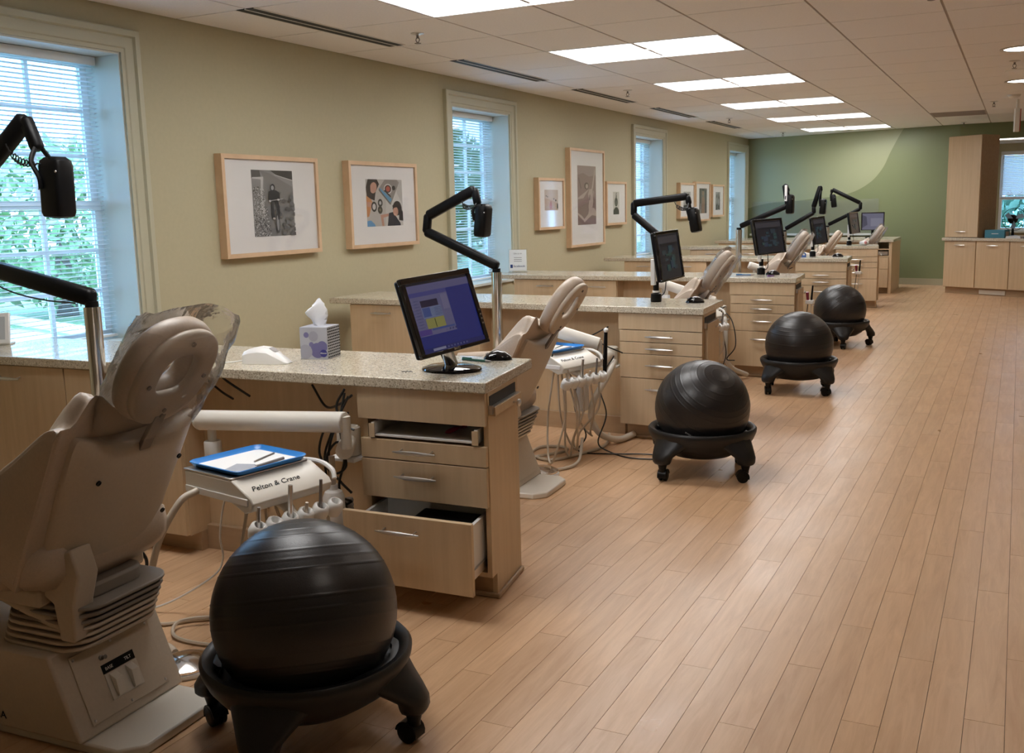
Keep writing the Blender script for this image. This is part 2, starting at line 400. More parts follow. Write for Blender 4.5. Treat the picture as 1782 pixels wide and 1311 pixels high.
# ------------------------------------------------------------------ windows
def window(name, a, b, z0=WZ0, z1=WZ1, X=WX, depth=.28, casing=True):
    """opening in a wall facing +x at X, local x = out of wall, y along"""
    r = struct(empty(name, (X, (a + b) / 2, 0))); hw = (b - a) / 2
    t = .014
    for sgn in (-1, 1):
        MB().box(-depth, .004, sgn * hw, sgn * (hw - t), z0, z1).build('jamb', M_JAMB, r, smooth=0)
    MB().box(-depth, .004, -hw + t, hw - t, z1 - t, z1).build('head_jamb', M_JAMB, r, smooth=0)
    MB().box(-depth, .03, -hw + t, hw - t, z0, z0 + .02).build('sill', M_JAMB, r, smooth=0)
    if casing:
        cw = .115
        prof = [(0, -.004), (.016, -.004), (.016, .016), (.022, .022), (.022, cw - .042), (.036, cw - .034), (.036, cw - .006), (.030, cw), (0, cw)]
        for sgn in (-1, 1):
            MB().loft([[(x, sgn * (hw + q), z0 - .02) for x, q in prof], [(x, sgn * (hw + q), z1 + q) for x, q in prof]]).build('casing', M_TRIM, r, smooth=0)
        MB().loft([[(x, -hw - zz, z1 + zz) for x, zz in prof], [(x, hw + zz, z1 + zz) for x, zz in prof]]).build('head_casing', M_TRIM, r, smooth=0)
    xs = -depth + .045; zm = (z0 + z1) / 2 - .02
    for k, (s0, s1, xo) in enumerate(((zm - .02, z1 - t, -.02), (z0 + .02, zm + .02, .0))):
        fr = empty('sash'); fr.parent = r
        st = .042; x0, x1 = xs + xo - .016, xs + xo + .016; y0, y1 = -hw + t, hw - t
        MB().box(x0, x1, y0, y0 + st, s0, s1).build('stile', M_PVC, fr, smooth=0)
        MB().box(x0, x1, y1 - st, y1, s0, s1).build('stile', M_PVC, fr, smooth=0)
        MB().box(x0, x1, y0 + st, y1 - st, s1 - st, s1).build('rail', M_PVC, fr, smooth=0)
        MB().box(x0, x1, y0 + st, y1 - st, s0, s0 + st).build('rail', M_PVC, fr, smooth=0)
        iy0, iy1, iz0, iz1 = y0 + st, y1 - st, s0 + st, s1 - st
        for q in (1, 2):
            yy = iy0 + (iy1 - iy0) * q / 3
            MB().box(x0 + .006, x1 - .006, yy - .011, yy + .011, iz0, iz1).build('muntin', M_PVC, fr, smooth=0)
            zz = iz0 + (iz1 - iz0) * q / 3
            MB().box(x0 + .008, x1 - .008, iy0, iy1, zz - .011, zz + .011).build('muntin', M_PVC, fr, smooth=0)
        MB().box(xs + xo - .003, xs + xo + .001, iy0, iy1, iz0, iz1).build('pane', M_GLASS, fr, smooth=0)
    return r
for k, (a, b) in enumerate(WIN): window('window_%d' % (k + 1), a, b)

def slat_mb(length, wd=.025, tilt=0):
    mb = MB(); ca, sa = math.cos(tilt), math.sin(tilt); prof = []
    for k in range(5):
        t = k / 4 - .5; x, z = t * wd, .0025 * (1 - 4 * t * t); prof.append((x * ca - z * sa, x * sa + z * ca))
    top = [(x, z + .0005) for x, z in prof]; bot = [(x, z - .0005) for x, z in prof[::-1]]
    ring = top + bot
    return mb.loft([[(x, -length / 2, z) for x, z in ring], [(x, length / 2, z) for x, z in ring]])
def blind(loc, rz, width, ztop, zbot, label, tilt=.20, pitch=.0228, cords=True):
    t = thing('venetian_blind', label, 'blind', (loc[0], loc[1], 0), rz, 'white blinds in the windows')
    MB().box(-.02, .02, -width / 2, width / 2, ztop - .045, ztop).build('headrail', M_PVC, t, bevel=.003)
    sm = slat_mb(width - .01, tilt=tilt).build('slat', M_PVC, t, smooth=60)
    z = ztop - .06; sm.location = (0, 0, z); z -= pitch
    while z > zbot + .03: inst(sm, (0, 0, z), t); z -= pitch
    MB().box(-.013, .013, -width / 2 + .005, width / 2 - .005, zbot, zbot + .016).build('bottom_rail', M_PVC, t, bevel=.003)
    if cords:
        for y in (-width * .36, 0.0 if width > 2 else width * .30, ):
            for x in (-.013, .013): MB().tube([(x, y, ztop - .04), (x, y, zbot)], .0008, 4).build('ladder_cord', M_PVC, t)
        MB().tube([(.018, -width * .42, ztop - .04), (.03, -width * .42, ztop - .75)], .003, 6).build('tilt_wand', M_PVC, t)
    return t
blabels = ['white slatted blind in the nearest and largest window', 'white slatted blind in the window behind the second lamp arm', 'white slatted blind in the third window along the olive wall', 'white slatted blind in the farthest window of the olive wall']
for (a, b), lb in zip(WIN, blabels): blind((WX - .17, (a + b) / 2), 0, b - a - .05, WZ1 - .016, WZ0 + .03, lb)
# far window in the nook
nw = struct(empty('window_5', ((FW[0] + FW[1]) / 2, FY - .2, 0)))
hw = (FW[1] - FW[0]) / 2
for s_ in (-1, 1): MB().box(s_ * hw, s_ * (hw - .05), -.03, .1, .74, 2.07).build('stile', M_PVC, nw, smooth=0)
for z0, z1 in ((.74, .80), (1.27, 1.33), (2.02, 2.07)): MB().box(-hw + .05, hw - .05, -.03, .08, z0, z1).build('rail', M_PVC, nw, smooth=0)
MB().box(-hw + .05, hw - .05, .03, .034, .80, 2.02).build('pane', M_GLASS, nw, smooth=0)
MB().box(-hw - .08, hw + .08, -.09, -.03, .715, .74).build('sill', M_JAMB, nw, smooth=0)
blind(((FW[0] + FW[1]) / 2, FY - .25), PI / 2, FW[1] - FW[0] - .04, 2.05, 1.30, 'short white blind half lowered behind the desk fan', tilt=1.0, cords=False)

# ------------------------------------------------------------------ outdoors
struct(MB().box(-80, WX - .35, -40, 60, -.95, -.9).build('ground', M_LAWN, smooth=0))
def ribbon(pts, wd, z, h):
    P = cat(pts, 8); mb = MB(); rings = []
    for i, p in enumerate(P):
        t = (P[min(i + 1, len(P) - 1)] - P[max(i - 1, 0)]); n = Vector((-t.y, t.x, 0)).normalized() * wd / 2
        rings.append([(p.x - n.x, p.y - n.y, z), (p.x + n.x, p.y + n.y, z), (p.x + n.x, p.y + n.y, z + h), (p.x - n.x, p.y - n.y, z + h)])
    return mb.loft(rings)
struct(ribbon([(-9.5, -10), (-9.0, 2), (-10.5, 8), (-14, 11), (-24, 14)], 3.0, -.9, .01).build('footpath', M_ROAD))
tag(ribbon([(-7.6, -10), (-7.0, 2), (-8.4, 8.6), (-12.5, 12.3), (-23, 16)], .35, -.9, .12).build('kerb', M_CONC), 'pale curved concrete kerb outside the nearest window', 'kerb')
def tree(loc, rx, rz, n, m, label, trunk=True):
    t = thing('tree', label, 'tree', loc, random.uniform(0, 6), 'trees outside the windows')
    MB().tube([(0, 0, 0), (.05, 0, rz * .6), (0, .05, rz)], [.12 * rx / 1.5, .09 * rx / 1.5, .03], 7).build('trunk', M_TRUNK, t)
    mb = MB(); c = rz * (1.0 if not trunk else 1.15)
    for _ in range(n):
        u = Vector((random.gauss(0, 1), random.gauss(0, 1), random.gauss(0, 1))).normalized() * (random.uniform(.55, 1.0) ** .5)
        p = Vector((u.x * rx, u.y * rx, c + u.z * rz)); s_ = random.uniform(.10, .24)
        a = Vector((random.gauss(0, 1), random.gauss(0, 1), random.gauss(0, 1))).normalized(); b = a.orthogonal().normalized()
        if p.z < .02: continue
        mb.add([p - a * s_, p + b * s_ * .45, p + a * s_, p - b * s_ * .45], [(0, 1, 2, 3)])
    o = mb.build('foliage', m, t, smooth=0); o['kind'] = 'stuff'
    return t
tree((-11.5, 6.6, -.9), 1.5, 1.25, 2600, M_LEAF, 'bushy light green tree just outside the nearest window')
tree((-16.0, 5.2, -.9), 1.9, 1.35, 2600, M_LEAF2, 'dark bluish bush left of the light green tree outside')
tree((-20, 16.5, -.9), 3.2, 1.9, 4200, M_LEAF, 'broad green tree beyond the kerb outside')
tree((-26, 9.0, -.9), 3.6, 2.1, 4000, M_LEAF2, 'dark broad tree far across the lawn outside')
tree((-16, 25, -.9), 3.0, 2.3, 3200, M_LEAF, 'tall green tree outside the second window')
tree((-22, 35, -.9), 4.0, 2.6, 3200, M_LEAF2, 'large dark tree outside the third window')
tree((0.6, 27, -.9), 2.6, 1.1, 2600, M_LEAF2, 'green shrub outside the window of the nook')
hb = thing('house', 'small red brick house far beyond the trees outside', 'house', (-34, 14.5, -.9))
MB().box(-4, 4, -3.5, 3.5, 0, 3).build('wall', M_BRICKR, hb)
MB().prism_y([(-4.4, 3), (4.4, 3), (0, 5)], -3.8, 3.8).build('roof', mat('slate', (.12, .11, .11), .8), hb)
struct(MB().box(-4.5, 8, FY + .3, 60, -.95, -.9).build('ground_beyond', M_LAWN, smooth=0))

# ------------------------------------------------------------------ ceiling fixtures
ORD = ['nearest', 'second', 'third', 'fourth', 'fifth', 'farthest']
for k, y0 in enumerate(LIGHT_ROWS + [4.37 - RP * 3]):  # last entry is an unseen fixture, added overhead to brighten the room
    x0, x1, y1 = -3.018, -1.797, y0 + RP
    t = thing('troffer_light', 'lit recessed white ceiling light, %s' % ((ORD + ['unseen overhead, added for more light'])[k] + (' of the six in a row' if k < 6 else '')), 'ceiling light', (0, 0, CZ), 0, 'ceiling troffers')
    fr = MB()
    fr.box(x0, x1, y0 + .002, y0 + .014, -.003, .02).box(x0, x1, y1 - .014, y1 - .002, -.003, .02).box(x0, x0 + .012, y0 + .014, y1 - .014, -.003, .02).box(x1 - .012, x1, y0 + .014, y1 - .014, -.003, .02)
    fr.build('frame', mat('troffer_frame', (.7, .7, .7), .5), t, smooth=0)
    yc = (y0 + y1) / 2; mb = MB(); prof = []
    for q in range(9):
        a = PI * q / 8; prof.append((yc - math.cos(a) * (RP / 2 - .014), .004 + .075 * math.sin(a) ** .8))
    mb.loft([[(x0 + .012, y, z) for y, z in prof], [(x1 - .012, y, z) for y, z in prof]], caps=False, closed=False)
    mb.build('reflector', M_LAMP, t)
    mb = MB(); rings = []
    for xx, sc in ((x0 + .03, .75), (x0 + .09, 1), (x1 - .09, 1), (x1 - .03, .75)):
        rings.append([(xx, yc - math.cos(PI * q / 8) * .125 * sc, .062 - .058 * sc * math.sin(PI * q / 8)) for q in range(9)])
    mb.loft(rings, caps=False, closed=False).build('basket', M_BASKET, t)
    for xx in (x0 + .012, x1 - .012): MB().box(xx - .003, xx + .003, y0 + .014, y1 - .014, .0, .08).build('end_plate', M_BASKET, t, smooth=0)
for k, (a, b) in enumerate([(4.36, 5.83), (6.63, 8.11), (8.88, 10.36), (11.12, 12.62), (13.4, 14.9)]):
    t = thing('slot_diffuser', 'black slotted linear air diffuser along the window wall, %s one' % ORD[k], 'air vent', (-3.72, 0, CZ), 0, 'linear ceiling vents')
    for q in range(2): MB().box(-.058 + q * .062, -.004 + q * .062, a, b, -.0035, .004).build('slot', M_DARKGAP, t, smooth=0)
    MB().box(-.004, .004, a, b, -.006, .003).build('blade', M_WHITE2, t, smooth=0)
    for xx in (-.066, .058): MB().box(xx, xx + .008, a, b, -.005, .003).build('frame', M_WHITE2, t, smooth=0)
spr = [(-3.37, 5.52, 'above the second picture'), (-3.37, 9.27, 'above the tall dancer picture'), (-3.39, 13.1, 'beside the fourth slot vent'), (-3.37, 16.3, 'near the end wall by the window wall'), (-.10, 9.36, 'between the two round downlights'), (-.79, 16.3, 'just before the green header'), (-.33, 13.1, 'near the hanging sign'), (-.47, 5.9, 'at the top edge over the aisle')]
for x, y, lb in spr:
    t = thing('fire_sprinkler', 'small metal ceiling sprinkler ' + lb, 'sprinkler', (x, y, CZ), 0, 'ceiling sprinklers')
    MB().lathe([(.042, 0), (.042, -.004), (.02, -.008), (.012, -.012)], 16).build('escutcheon', M_STEEL, t)
    MB().tube([(0, 0, -.01), (0, 0, -.03)], .008, 8).build('body', M_GREY, t)
    for s_ in (-1, 1): MB().tube([(.008 * s_, 0, -.026), (.013 * s_, 0, -.04), (.003 * s_, 0, -.056)], .003, 6).build('yoke_arm', M_GREY, t)
    MB().lathe([(.004, -.055), (.02, -.058), (.02, -.061), (.003, -.062)], 12).build('deflector', M_GREY, t)
for x, y, lb in [(-.03, 8.62, 'nearest to the camera over the aisle'), (-.03, 10.98, 'behind the first one over the aisle'), (-.03, 6.27, 'overhead, first before the visible pair'), (-.03, 3.92, 'overhead, second before the visible pair'), (-.03, 1.57, 'overhead, above the camera')]:
    t = thing('downlight', 'lit round recessed downlight ' + lb, 'downlight', (x, y, CZ), 0, 'round downlights')
    MB().lathe([(.165, .002), (.17, -.005), (.145, -.007), (.14, .0)], 28, close=True).build('trim_ring', M_STEEL, t)
    MB().lathe([(.141, -.001), (.10, -.002), (.001, -.002)], 24).build('lens', M_DOWN, t)
t = thing('ceiling_speaker', 'round off-white speaker grille in the ceiling between the downlights', 'speaker', (-.03, 10.1, CZ))
MB().lathe([(.15, .0), (.15, -.006), (.14, -.009), (.001, -.010)], 28).build('grille', M_CEIL, t)
MB().lathe([(.156, .0), (.156, -.004), (.150, -.006), (.150, 0)], 28, close=True).build('rim', M_WHITE2, t)
t = thing('smoke_detector', 'round white smoke detector on the ceiling near the hanging sign', 'detector', (-.12, 12.4, CZ))
MB().lathe([(.06, 0), (.06, -.02), (.045, -.035), (.001, -.04)], 20).build('cap', M_WHITE2, t)
MB().lathe([(.068, 0), (.068, -.008), (.061, -.008), (.061, 0)], 20, close=True).build('base', M_WHITE2, t)
t = thing('return_grille', 'greyish rectangular return grille in the ceiling before the header', 'air vent', (0, 0, CZ))
MB().box(-1.095, -.457, 14.27, 15.0, -.003, .001).build('panel', mat('grille_grey', (.36, .31, .28), .7), t, smooth=0)
for q in range(9): MB().box(-1.08, -.47, 14.31 + q * .078, 14.35 + q * .078, -.006, -.002).build('louvre', mat('grille_grey', (.36, .31, .28), .7), t, smooth=0)
t = thing('exit_sign', 'slim white hanging sign with red edge at the right border', 'sign', (-.085, 13.0, CZ), math.radians(25))
MB().box(-.012, .012, -.012, .012, -.10, 0).build('stem', M_WHITE2, t)
MB().box(-.028, .028, -.018, .018, -.36, -.10).build('face', M_WHITE2, t, bevel=.006)
MB().box(.028, .036, -.017, .017, -.355, -.105).build('edge_strip', mat('sign_red', (.45, .06, .05), .5), t)
tag(MB().box(-.6, 1.6, 17.2, 17.5, 2.18, 2.199).build('strip_light', M_STRIP), 'lit strip light on the low ceiling beyond the header', 'ceiling light')

# ------------------------------------------------------------------ workstations
POD = [(-1.523, 2.833, 1.5), (-1.497, 5.289, -4.0), (-1.450, 7.573, -4.0), (-1.475, 10.26, -4.0), (-1.521, 13.08, 0.0), (-1.570, 15.15, 0.0)]
CT, CB, SK = .765, .728, -.135
WS = ['nearest workstation', 'second workstation', 'third workstation', 'fourth workstation', 'fifth workstation', 'farthest workstation']
def podM(k):
    x, y, a = POD[k]; return Matrix.Translation((x, y, 0)) @ Matrix.Rotation(math.radians(a), 4, 'Z')
HANDLE = {}
def handle(parent, x, y, z, horiz=True, ln=.165):
    key = (horiz, ln)
    if key not in HANDLE:
        mb = MB(); n = 9
        pts = [(-ln / 2 + ln * q / (n - 1), -.026 - .006 * math.sin(PI * q / (n - 1)), 0) for q in range(n)]
        mb.tube(pts, [.0026 + .0056 * math.sin(PI * q / (n - 1)) for q in range(n)], 8)
        for s_ in (-1, 1): mb.tube([(s_ * ln * .36, .002, .004), (s_ * ln * .36, -.03, 0)], .0032, 6)
        HANDLE[key] = mb.build('handle', M_STEEL, parent); HANDLE[key].location = (x, y, z)
        return
    inst(HANDLE[key], (x, y, z), parent)
def counter(k, L=2.62, D=.535):
    x, y, a = POD[k]
    t = MB().prism([(-L, 0), (0, 0), (SK * D, D), (-L, D)], CB, CT).build('countertop', M_COUNTER, None, bevel=.004)
    t.location = (x, y, 0); t.rotation_euler = (0, 0, math.radians(a))
    tag(t, 'speckled beige stone countertop of the ' + WS[k], 'countertop', 'workstation countertops')
    return t
def sh(mb):
    mb.v = [(x + SK * y, y, z) for x, y, z in mb.v]; return mb
def pedestal(k, bounds, special=False):
    x, y, a = POD[k]
    t = thing('drawer_cabinet', 'maple drawer cabinet under the right end of the %s%s' % (WS[k], ', bottom drawer pulled open' if special else ''), 'cabinet', (x, y, 0), math.radians(a), 'drawer cabinets')
    X0, X1, V0, V1 = -.495, -.006, .032, .36
    sh(MB().box(X0, X0 + .018, V0, V1, .088, CB)).build('side_panel', M_MAPLE, t, smooth=0)
    mb = MB(); mb.add([(X1 - .018, V0, .088), (X1 - .018, V0 + .05, .088), (X1 - .018, V0 + .05, .012), (X1 - .018, V1, .012), (X1 - .018, V1, CB), (X1 - .018, V0, CB),
                       (X1, V0, .088), (X1, V0 + .05, .088), (X1, V0 + .05, .012), (X1, V1, .012), (X1, V1, CB), (X1, V0, CB)],
                      [(0, 1, 4, 5), (1, 2, 3, 4), (11, 10, 7, 6), (10, 9, 8, 7), (0, 6, 7, 1), (1, 7, 8, 2), (2, 8, 9, 3), (3, 9, 10, 4), (4, 10, 11, 5), (5, 11, 6, 0)])
    sh(mb).build('side_panel', M_MAPLE, t, smooth=0)
    sh(MB().box(X0 + .018, X1 - .018, V1 - .014, V1, .088, CB)).build('back_panel', M_MAPLE, t, smooth=0)
    sh(MB().box(X0 + .018, X1 - .018, V0, V1 - .014, .088, .104)).build('bottom_panel', M_MAPLE, t, smooth=0)
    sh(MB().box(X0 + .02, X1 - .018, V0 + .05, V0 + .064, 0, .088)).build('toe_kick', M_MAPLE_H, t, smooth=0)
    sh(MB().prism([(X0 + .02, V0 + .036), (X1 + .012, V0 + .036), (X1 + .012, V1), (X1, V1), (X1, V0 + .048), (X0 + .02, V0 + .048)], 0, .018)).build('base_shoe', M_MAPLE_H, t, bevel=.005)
    fx0, fx1 = X0 - .004, X1 - .004
    b = bounds
    sh(MB().box(fx0 - .008, fx1, .012, .032, b[1] + .002, CB - .001)).build('apron', M_MAPLE, t, bevel=.001)
    for q in range(1, len(b) - 1):
        z1, z0 = b[q] - .002, b[q + 1] + .002; pull = 0
        if special and q == 1:      # shallow drawer without its front
            d = empty('open_drawer'); d.parent = t; ix0, ix1 = fx0 + .045, fx1 - .03
            sh(MB().box(ix0, ix1, .015, V1 - .03, z0 + .006, z0 + .012)).build('drawer_floor', M_WHITE2, d, smooth=0)
            for xx in (ix0, ix1 - .012):
                sh(MB().box(xx, xx + .012, .012, V1 - .03, z0 + .006, z1 - .008)).build('drawer_side', M_WHITE2, d, smooth=0)
                sh(MB().box(xx - .008, xx + .014, .008, .0125, z0 + .002, z1 - .012)).build('drawer_bracket', M_MAPLE, d, smooth=0)
            sh(MB().box(ix0 + .012, ix1 - .012, V1 - .04, V1 - .03, z0 + .012, z1 - .012)).build('drawer_back', M_WHITE2, d, smooth=0)
            continue
        d = empty('drawer'); d.parent = t
        if special and q == len(b) - 2: pull = -.165
        d.location = (SK * pull, pull, 0)
        sh(MB().box(fx0, fx1, .012, .032, z0, z1)).build('drawer_front', M_MAPLE, d, bevel=.001)
        handle(d, (fx0 + fx1) / 2 - (.02 if special else .0), .012, (z0 + z1) / 2 if z1 - z0 < .09 else z1 - (.058 if not special else .05))
        if pull:
            for xx in (fx0 + .03, fx1 - .042):
                sh(MB().box(xx, xx + .012, .032, .30, z0 + .03, z1 - .035)).build('drawer_side', M_WHITE2, d, smooth=0)
                sh(MB().box(xx + (-.008 if xx < -.3 else .012), xx + (0 if xx < -.3 else .02), .04, .30, z0 + .03, z0 + .06)).build('slide_rail', M_STEEL, d, smooth=0)
            sh(MB().box(fx0 + .042, fx1 - .042, .032, .30, z0 + .03, z0 + .036)).build('drawer_floor', M_WHITE2, d, smooth=0)
            sh(MB().box(fx0 + .042, fx1 - .042, .29, .30, z0 + .036, z1 - .035)).build('drawer_back', M_WHITE2, d, smooth=0)
            sh(MB().box(fx0 + .20, fx1 - .05, .05, .28, z0 + .037, z1 - .05)).build('drawer_bin', M_BLACK, d, bevel=.01)
    # pull-out on the end panel
    d = empty('pullout'); d.parent = t
    sh(MB().box(X1, X1 + .0025, V0 + .015, V1 - .03, .672, .712)).build('slot', M_DARKGAP, d, smooth=0)
    sh(MB().box(X1, X1 + .02, V0 + .02, V1 - .012, .10 if k != 0 else .645, .674)).build('pullout_front', M_MAPLE, d, bevel=.001)
    sh(MB().box(X1, X1 + .014, V0 + .004, V0 + .019, .652, .682)).build('slide_end', M_STEEL, d, smooth=0)
    sh(MB().box(X1 + .002, X1 + .018, V0 + .022, V1 - .03, .674, .678)).build('slide_rail', M_STEEL, d, smooth=0)
    R = Matrix.Rotation(PI / 2, 3, 'Y')
    MB().lathe([(.004, 0), (.004, .014), (.013, .018), (.0135, .024), (.009, .028), (.0005, .029)], 16, (X1 + .02 + SK * .25, .25, .655 if k == 0 else .64), rot=R).build('knob', M_STEEL, d)
    return t
def storage(k, doors, V1=.47, label_extra=''):
    x, y, a = POD[k]
    t = thing('storage_cabinet', 'low maple storage cabinet beside the wall at the %s%s' % (WS[k], label_extra), 'cabinet', (x, y, 0), math.radians(a), 'wall end cabinets')
    x0, x1 = doors[0], doors[-1]
    MB().box(x0, x1, .034, V1, .08, CB).build('body', M_MAPLE, t, smooth=0)
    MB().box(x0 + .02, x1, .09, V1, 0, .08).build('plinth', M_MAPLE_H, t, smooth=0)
    for q in range(len(doors) - 1):
        d = empty('door'); d.parent = t
        MB().box(doors[q] + .003, doors[q + 1] - .003, .014, .034, .084, CB - .004).build('door_panel', M_MAPLE, d, bevel=.001)
        handle(d, (doors[q] + doors[q + 1]) / 2 + .02, .014, CB - .055)
    return t
def knee(k, x0, x1, v=.15):
    x, y, a = POD[k]
    t = thing('knee_panel', 'recessed maple back panel of the leg space at the ' + WS[k], 'panel', (x, y, 0), math.radians(a), 'leg space panels')
    MB().box(x0, x1, v, v + .02, .10, CB).build('panel', M_MAPLE, t, smooth=0)
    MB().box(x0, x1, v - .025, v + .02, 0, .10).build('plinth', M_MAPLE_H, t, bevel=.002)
    MB().box(x0 + .22, x0 + .30, v - .006, v, .19, .30).build('outlet_plate', M_MAPLE_H, t, bevel=.002)
    pass
    return t
B1 = [CB, .613, .547, .475, .335, .088]
BN = [CB, .633, .565, .497, .36, .088]
DOORS = [[-2.60, -1.93, -1.335], [-2.46, -1.95, -1.44], [-2.42, -1.83, -1.455], [-2.38, -1.95, -1.44], [-2.38, -1.83, -1.42]]
for k in range(5):
    counter(k); pedestal(k, B1 if k == 0 else BN, k == 0); storage(k, DOORS[k]); knee(k, DOORS[k][-1], -.520)
# farthest workstation: deep unit with an open cubby
x, y, a = POD[5]
t6 = MB().prism([(-2.55, 0), (0, 0), (-.02, 1.2), (-2.55, 1.2)], CB, CT).build('countertop', M_COUNTER, None, bevel=.004)
t6.location = (x, y, 0); tag(t6, 'deep speckled countertop of the farthest workstation by the green wall', 'countertop', 'workstation countertops')
t = thing('drawer_cabinet', 'maple cabinet with open shelf of equipment at the farthest workstation', 'cabinet', (x, y, 0), 0, 'drawer cabinets')
MB().box(-.06, -.02, .03, 1.15, 0, CB).build('side_panel', M_MAPLE, t, smooth=0)
MB().box(-.50, -.46, .03, 1.15, 0, CB).build('side_panel', M_MAPLE, t, smooth=0)
MB().box(-.46, -.06, .45, .47, .1, CB).build('back_panel', M_MAPLE, t, smooth=0)
for z in (.52, .62): MB().box(-.46, -.06, .03, .45, z, z + .015).build('shelf', M_MAPLE, t, smooth=0)
for z0, z1 in ((.35, .515), (.088, .345)):
    d = empty('drawer'); d.parent = t
    MB().box(-.498, -.062, .01, .03, z0, z1).build('drawer_front', M_MAPLE, d, bevel=.001); handle(d, -.28, .01, z1 - .05)
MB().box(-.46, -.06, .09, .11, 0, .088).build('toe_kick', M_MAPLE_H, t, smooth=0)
storage(5, [-2.5, -2.0, -1.5], 1.1); knee(5, -1.5, -.5, .35)
bxq = thing('amplifier', 'grey boxy device on the open shelf of the farthest workstation', 'device', (x - .2, y + .2, .535))
MB().box(-.13, .13, -.12, .12, .004, .07).build('case', M_GREY, bxq, bevel=.005)
MB().box(-.12, .12, -.124, -.12, .012, .06).build('front_plate', M_STEEL, bxq, bevel=.002)

# ------------------------------------------------------------------ right-hand cabinets (turned)
RC = Matrix.Translation((-.93, 15.45, 0)) @ Matrix.Rotation(math.radians(-31), 4, 'Z')
def rthing(name, label, category, x=0, group=None):
    t = thing(name, label, category, RC @ Vector((x, 0, 0)), math.radians(-31), group); return t
rc_lab = ['below the tall upper cabinet', 'second from the tall upper cabinet', 'cut by the right border', 'beyond the right border']
for q in range(4):
    x0 = .0 + q * .485
    t = rthing('base_cabinet', 'maple base cabinet with one door, ' + rc_lab[q], 'cabinet', x0, 'base cabinets by the end wall')
    MB().box(.0, .485, .02, .56, .09, .735).build('body', M_MAPLE, t, smooth=0)
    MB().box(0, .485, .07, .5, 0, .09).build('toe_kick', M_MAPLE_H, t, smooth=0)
    d = empty('door'); d.parent = t
    MB().box(.006, .479, 0, .02, .095, .73).build('door_panel', M_MAPLE, d, bevel=.001); handle(d, .25, 0, .675)
    if q == 1: MB().box(.04, .42, .055, .07, .01, .07).build('toe_vent', M_WHITE, t, bevel=.003)
t = MB().prism([(-.02, -.03), (1.96, -.03), (1.96, .58), (-.02, .58)], .735, .775).build('countertop', M_COUNTER, None, bevel=.004)
t.matrix_world = RC; tag(t, 'speckled countertop on the angled base cabinets at the right border', 'countertop')
t = rthing('tall_cabinet', 'tall maple upper cabinet standing on the countertop by the green wall', 'cabinet')
MB().box(.0, .50, .02, .40, .777, 2.155).build('body', M_MAPLE_H, t, smooth=0)  # darker maple puts the shadow on the cabinet's side into the colour
d = empty('door'); d.parent = t
MB().box(.004, .496, 0, .02, .785, 2.15).build('door_panel', M_MAPLE, d, bevel=.001); handle(d, .25, 0, .86)
def rpt(x, y, z): return RC @ Vector((x, y, z))
t = thing('cardboard_box', 'teal blue product box on the right countertop beside the tall cabinet', 'box', rpt(.66, .2, .776), math.radians(-20))
MB().box(-.13, .13, -.09, .09, 0, .105).build('carton', mat('teal_card', (.05, .22, .30), .6), t, bevel=.002)
MB().box(.1301, .133, -.05, .05, .02, .08).build('side_label', mat('card_tan', (.42, .33, .27), .6), t)
MB().box(-.04, .05, -.0915, -.0903, .05, .058).build('print_strip', M_PAPER, t)
for q, (dx, wdt, c, lb) in enumerate([(.98, .20, (.75, .74, .72), 'white paper pile beside the teal box'), (1.22, .22, (.12, .16, .25), 'dark blue folder on the right countertop near the fan'), (1.42, .2, (.75, .72, .70), 'white sheets at the right border of the countertop')]):
    t = thing('paper_stack', lb, 'papers', rpt(dx, .16, .776), math.radians(-25 + 9 * q))
    for z in range(3): MB().box(-wdt / 2 + .005 * z, wdt / 2 - .004 * z, -.14, .14, z * .009, z * .009 + .008).build('sheet', mat('sheet%d' % q, c, .7), t)
t = thing('desk_fan', 'black desk fan in front of the nook window at the right border', 'fan', rpt(.74, .43, .776), math.radians(10))
MB().lathe([(.09, 0), (.09, .012), (.03, .025), (.001, .026)], 20).build('base', M_BLACK, t)
MB().tube([(0, 0, .02), (0, .01, .10), (0, 0, .20)], [.02, .015, .018], 8).build('stem', M_BLACK, t)
RF = Matrix.Rotation(PI / 2, 3, 'X')
MB().lathe([(.001, -.10), (.05, -.095), (.065, -.06), (.06, .0), (.03, .03)], 16, (0, -.0, .24), rot=RF).build('motor', M_BLACK, t)
cg = MB(); cg.tube([(.15 * math.cos(2 * PI * q / 32), -.06, .24 + .15 * math.sin(2 * PI * q / 32)) for q in range(33)], .004, 6, caps=False)
cg.build('cage_ring', M_BLACK, t)
for q in range(18):
    a_ = 2 * PI * q / 18
    MB().tube([(.05 * math.cos(a_), -.02, .24 + .05 * math.sin(a_)), (.11 * math.cos(a_), -.03, .24 + .11 * math.sin(a_)), (.15 * math.cos(a_), -.06, .24 + .15 * math.sin(a_))], .0012, 4).build('cage_wire', M_BLACK, t)
for q in range(3):
    a_ = 2 * PI * q / 3 + .4
    mb = MB(); mb.add([(.02 * math.cos(a_), -.05, .24 + .02 * math.sin(a_)), (.12 * math.cos(a_ - .25), -.06, .24 + .12 * math.sin(a_ - .25)), (.13 * math.cos(a_ + .2), -.05, .24 + .13 * math.sin(a_ + .2)), (.08 * math.cos(a_ + .5), -.04, .24 + .08 * math.sin(a_ + .5))], [(0, 1, 2, 3)])
    mb.build('blade', mat('fan_blade', (.25, .35, .45), .3), t)
t = thing('paper_rack', 'blue grey document rack at the right border of the countertop', 'rack', rpt(1.36, .45, .776), math.radians(-31))
for z in (0, .14, .28): MB().box(-.14, .14, -.1, .1, z, z + .012).build('tray', mat('rack_blue', (.10, .15, .24), .4), t)
for xx in (-.14, .13):
    for yy in (-.1, .09): MB().box(xx, xx + .01, yy, yy + .01, .012, .32).build('post', M_STEEL, t)

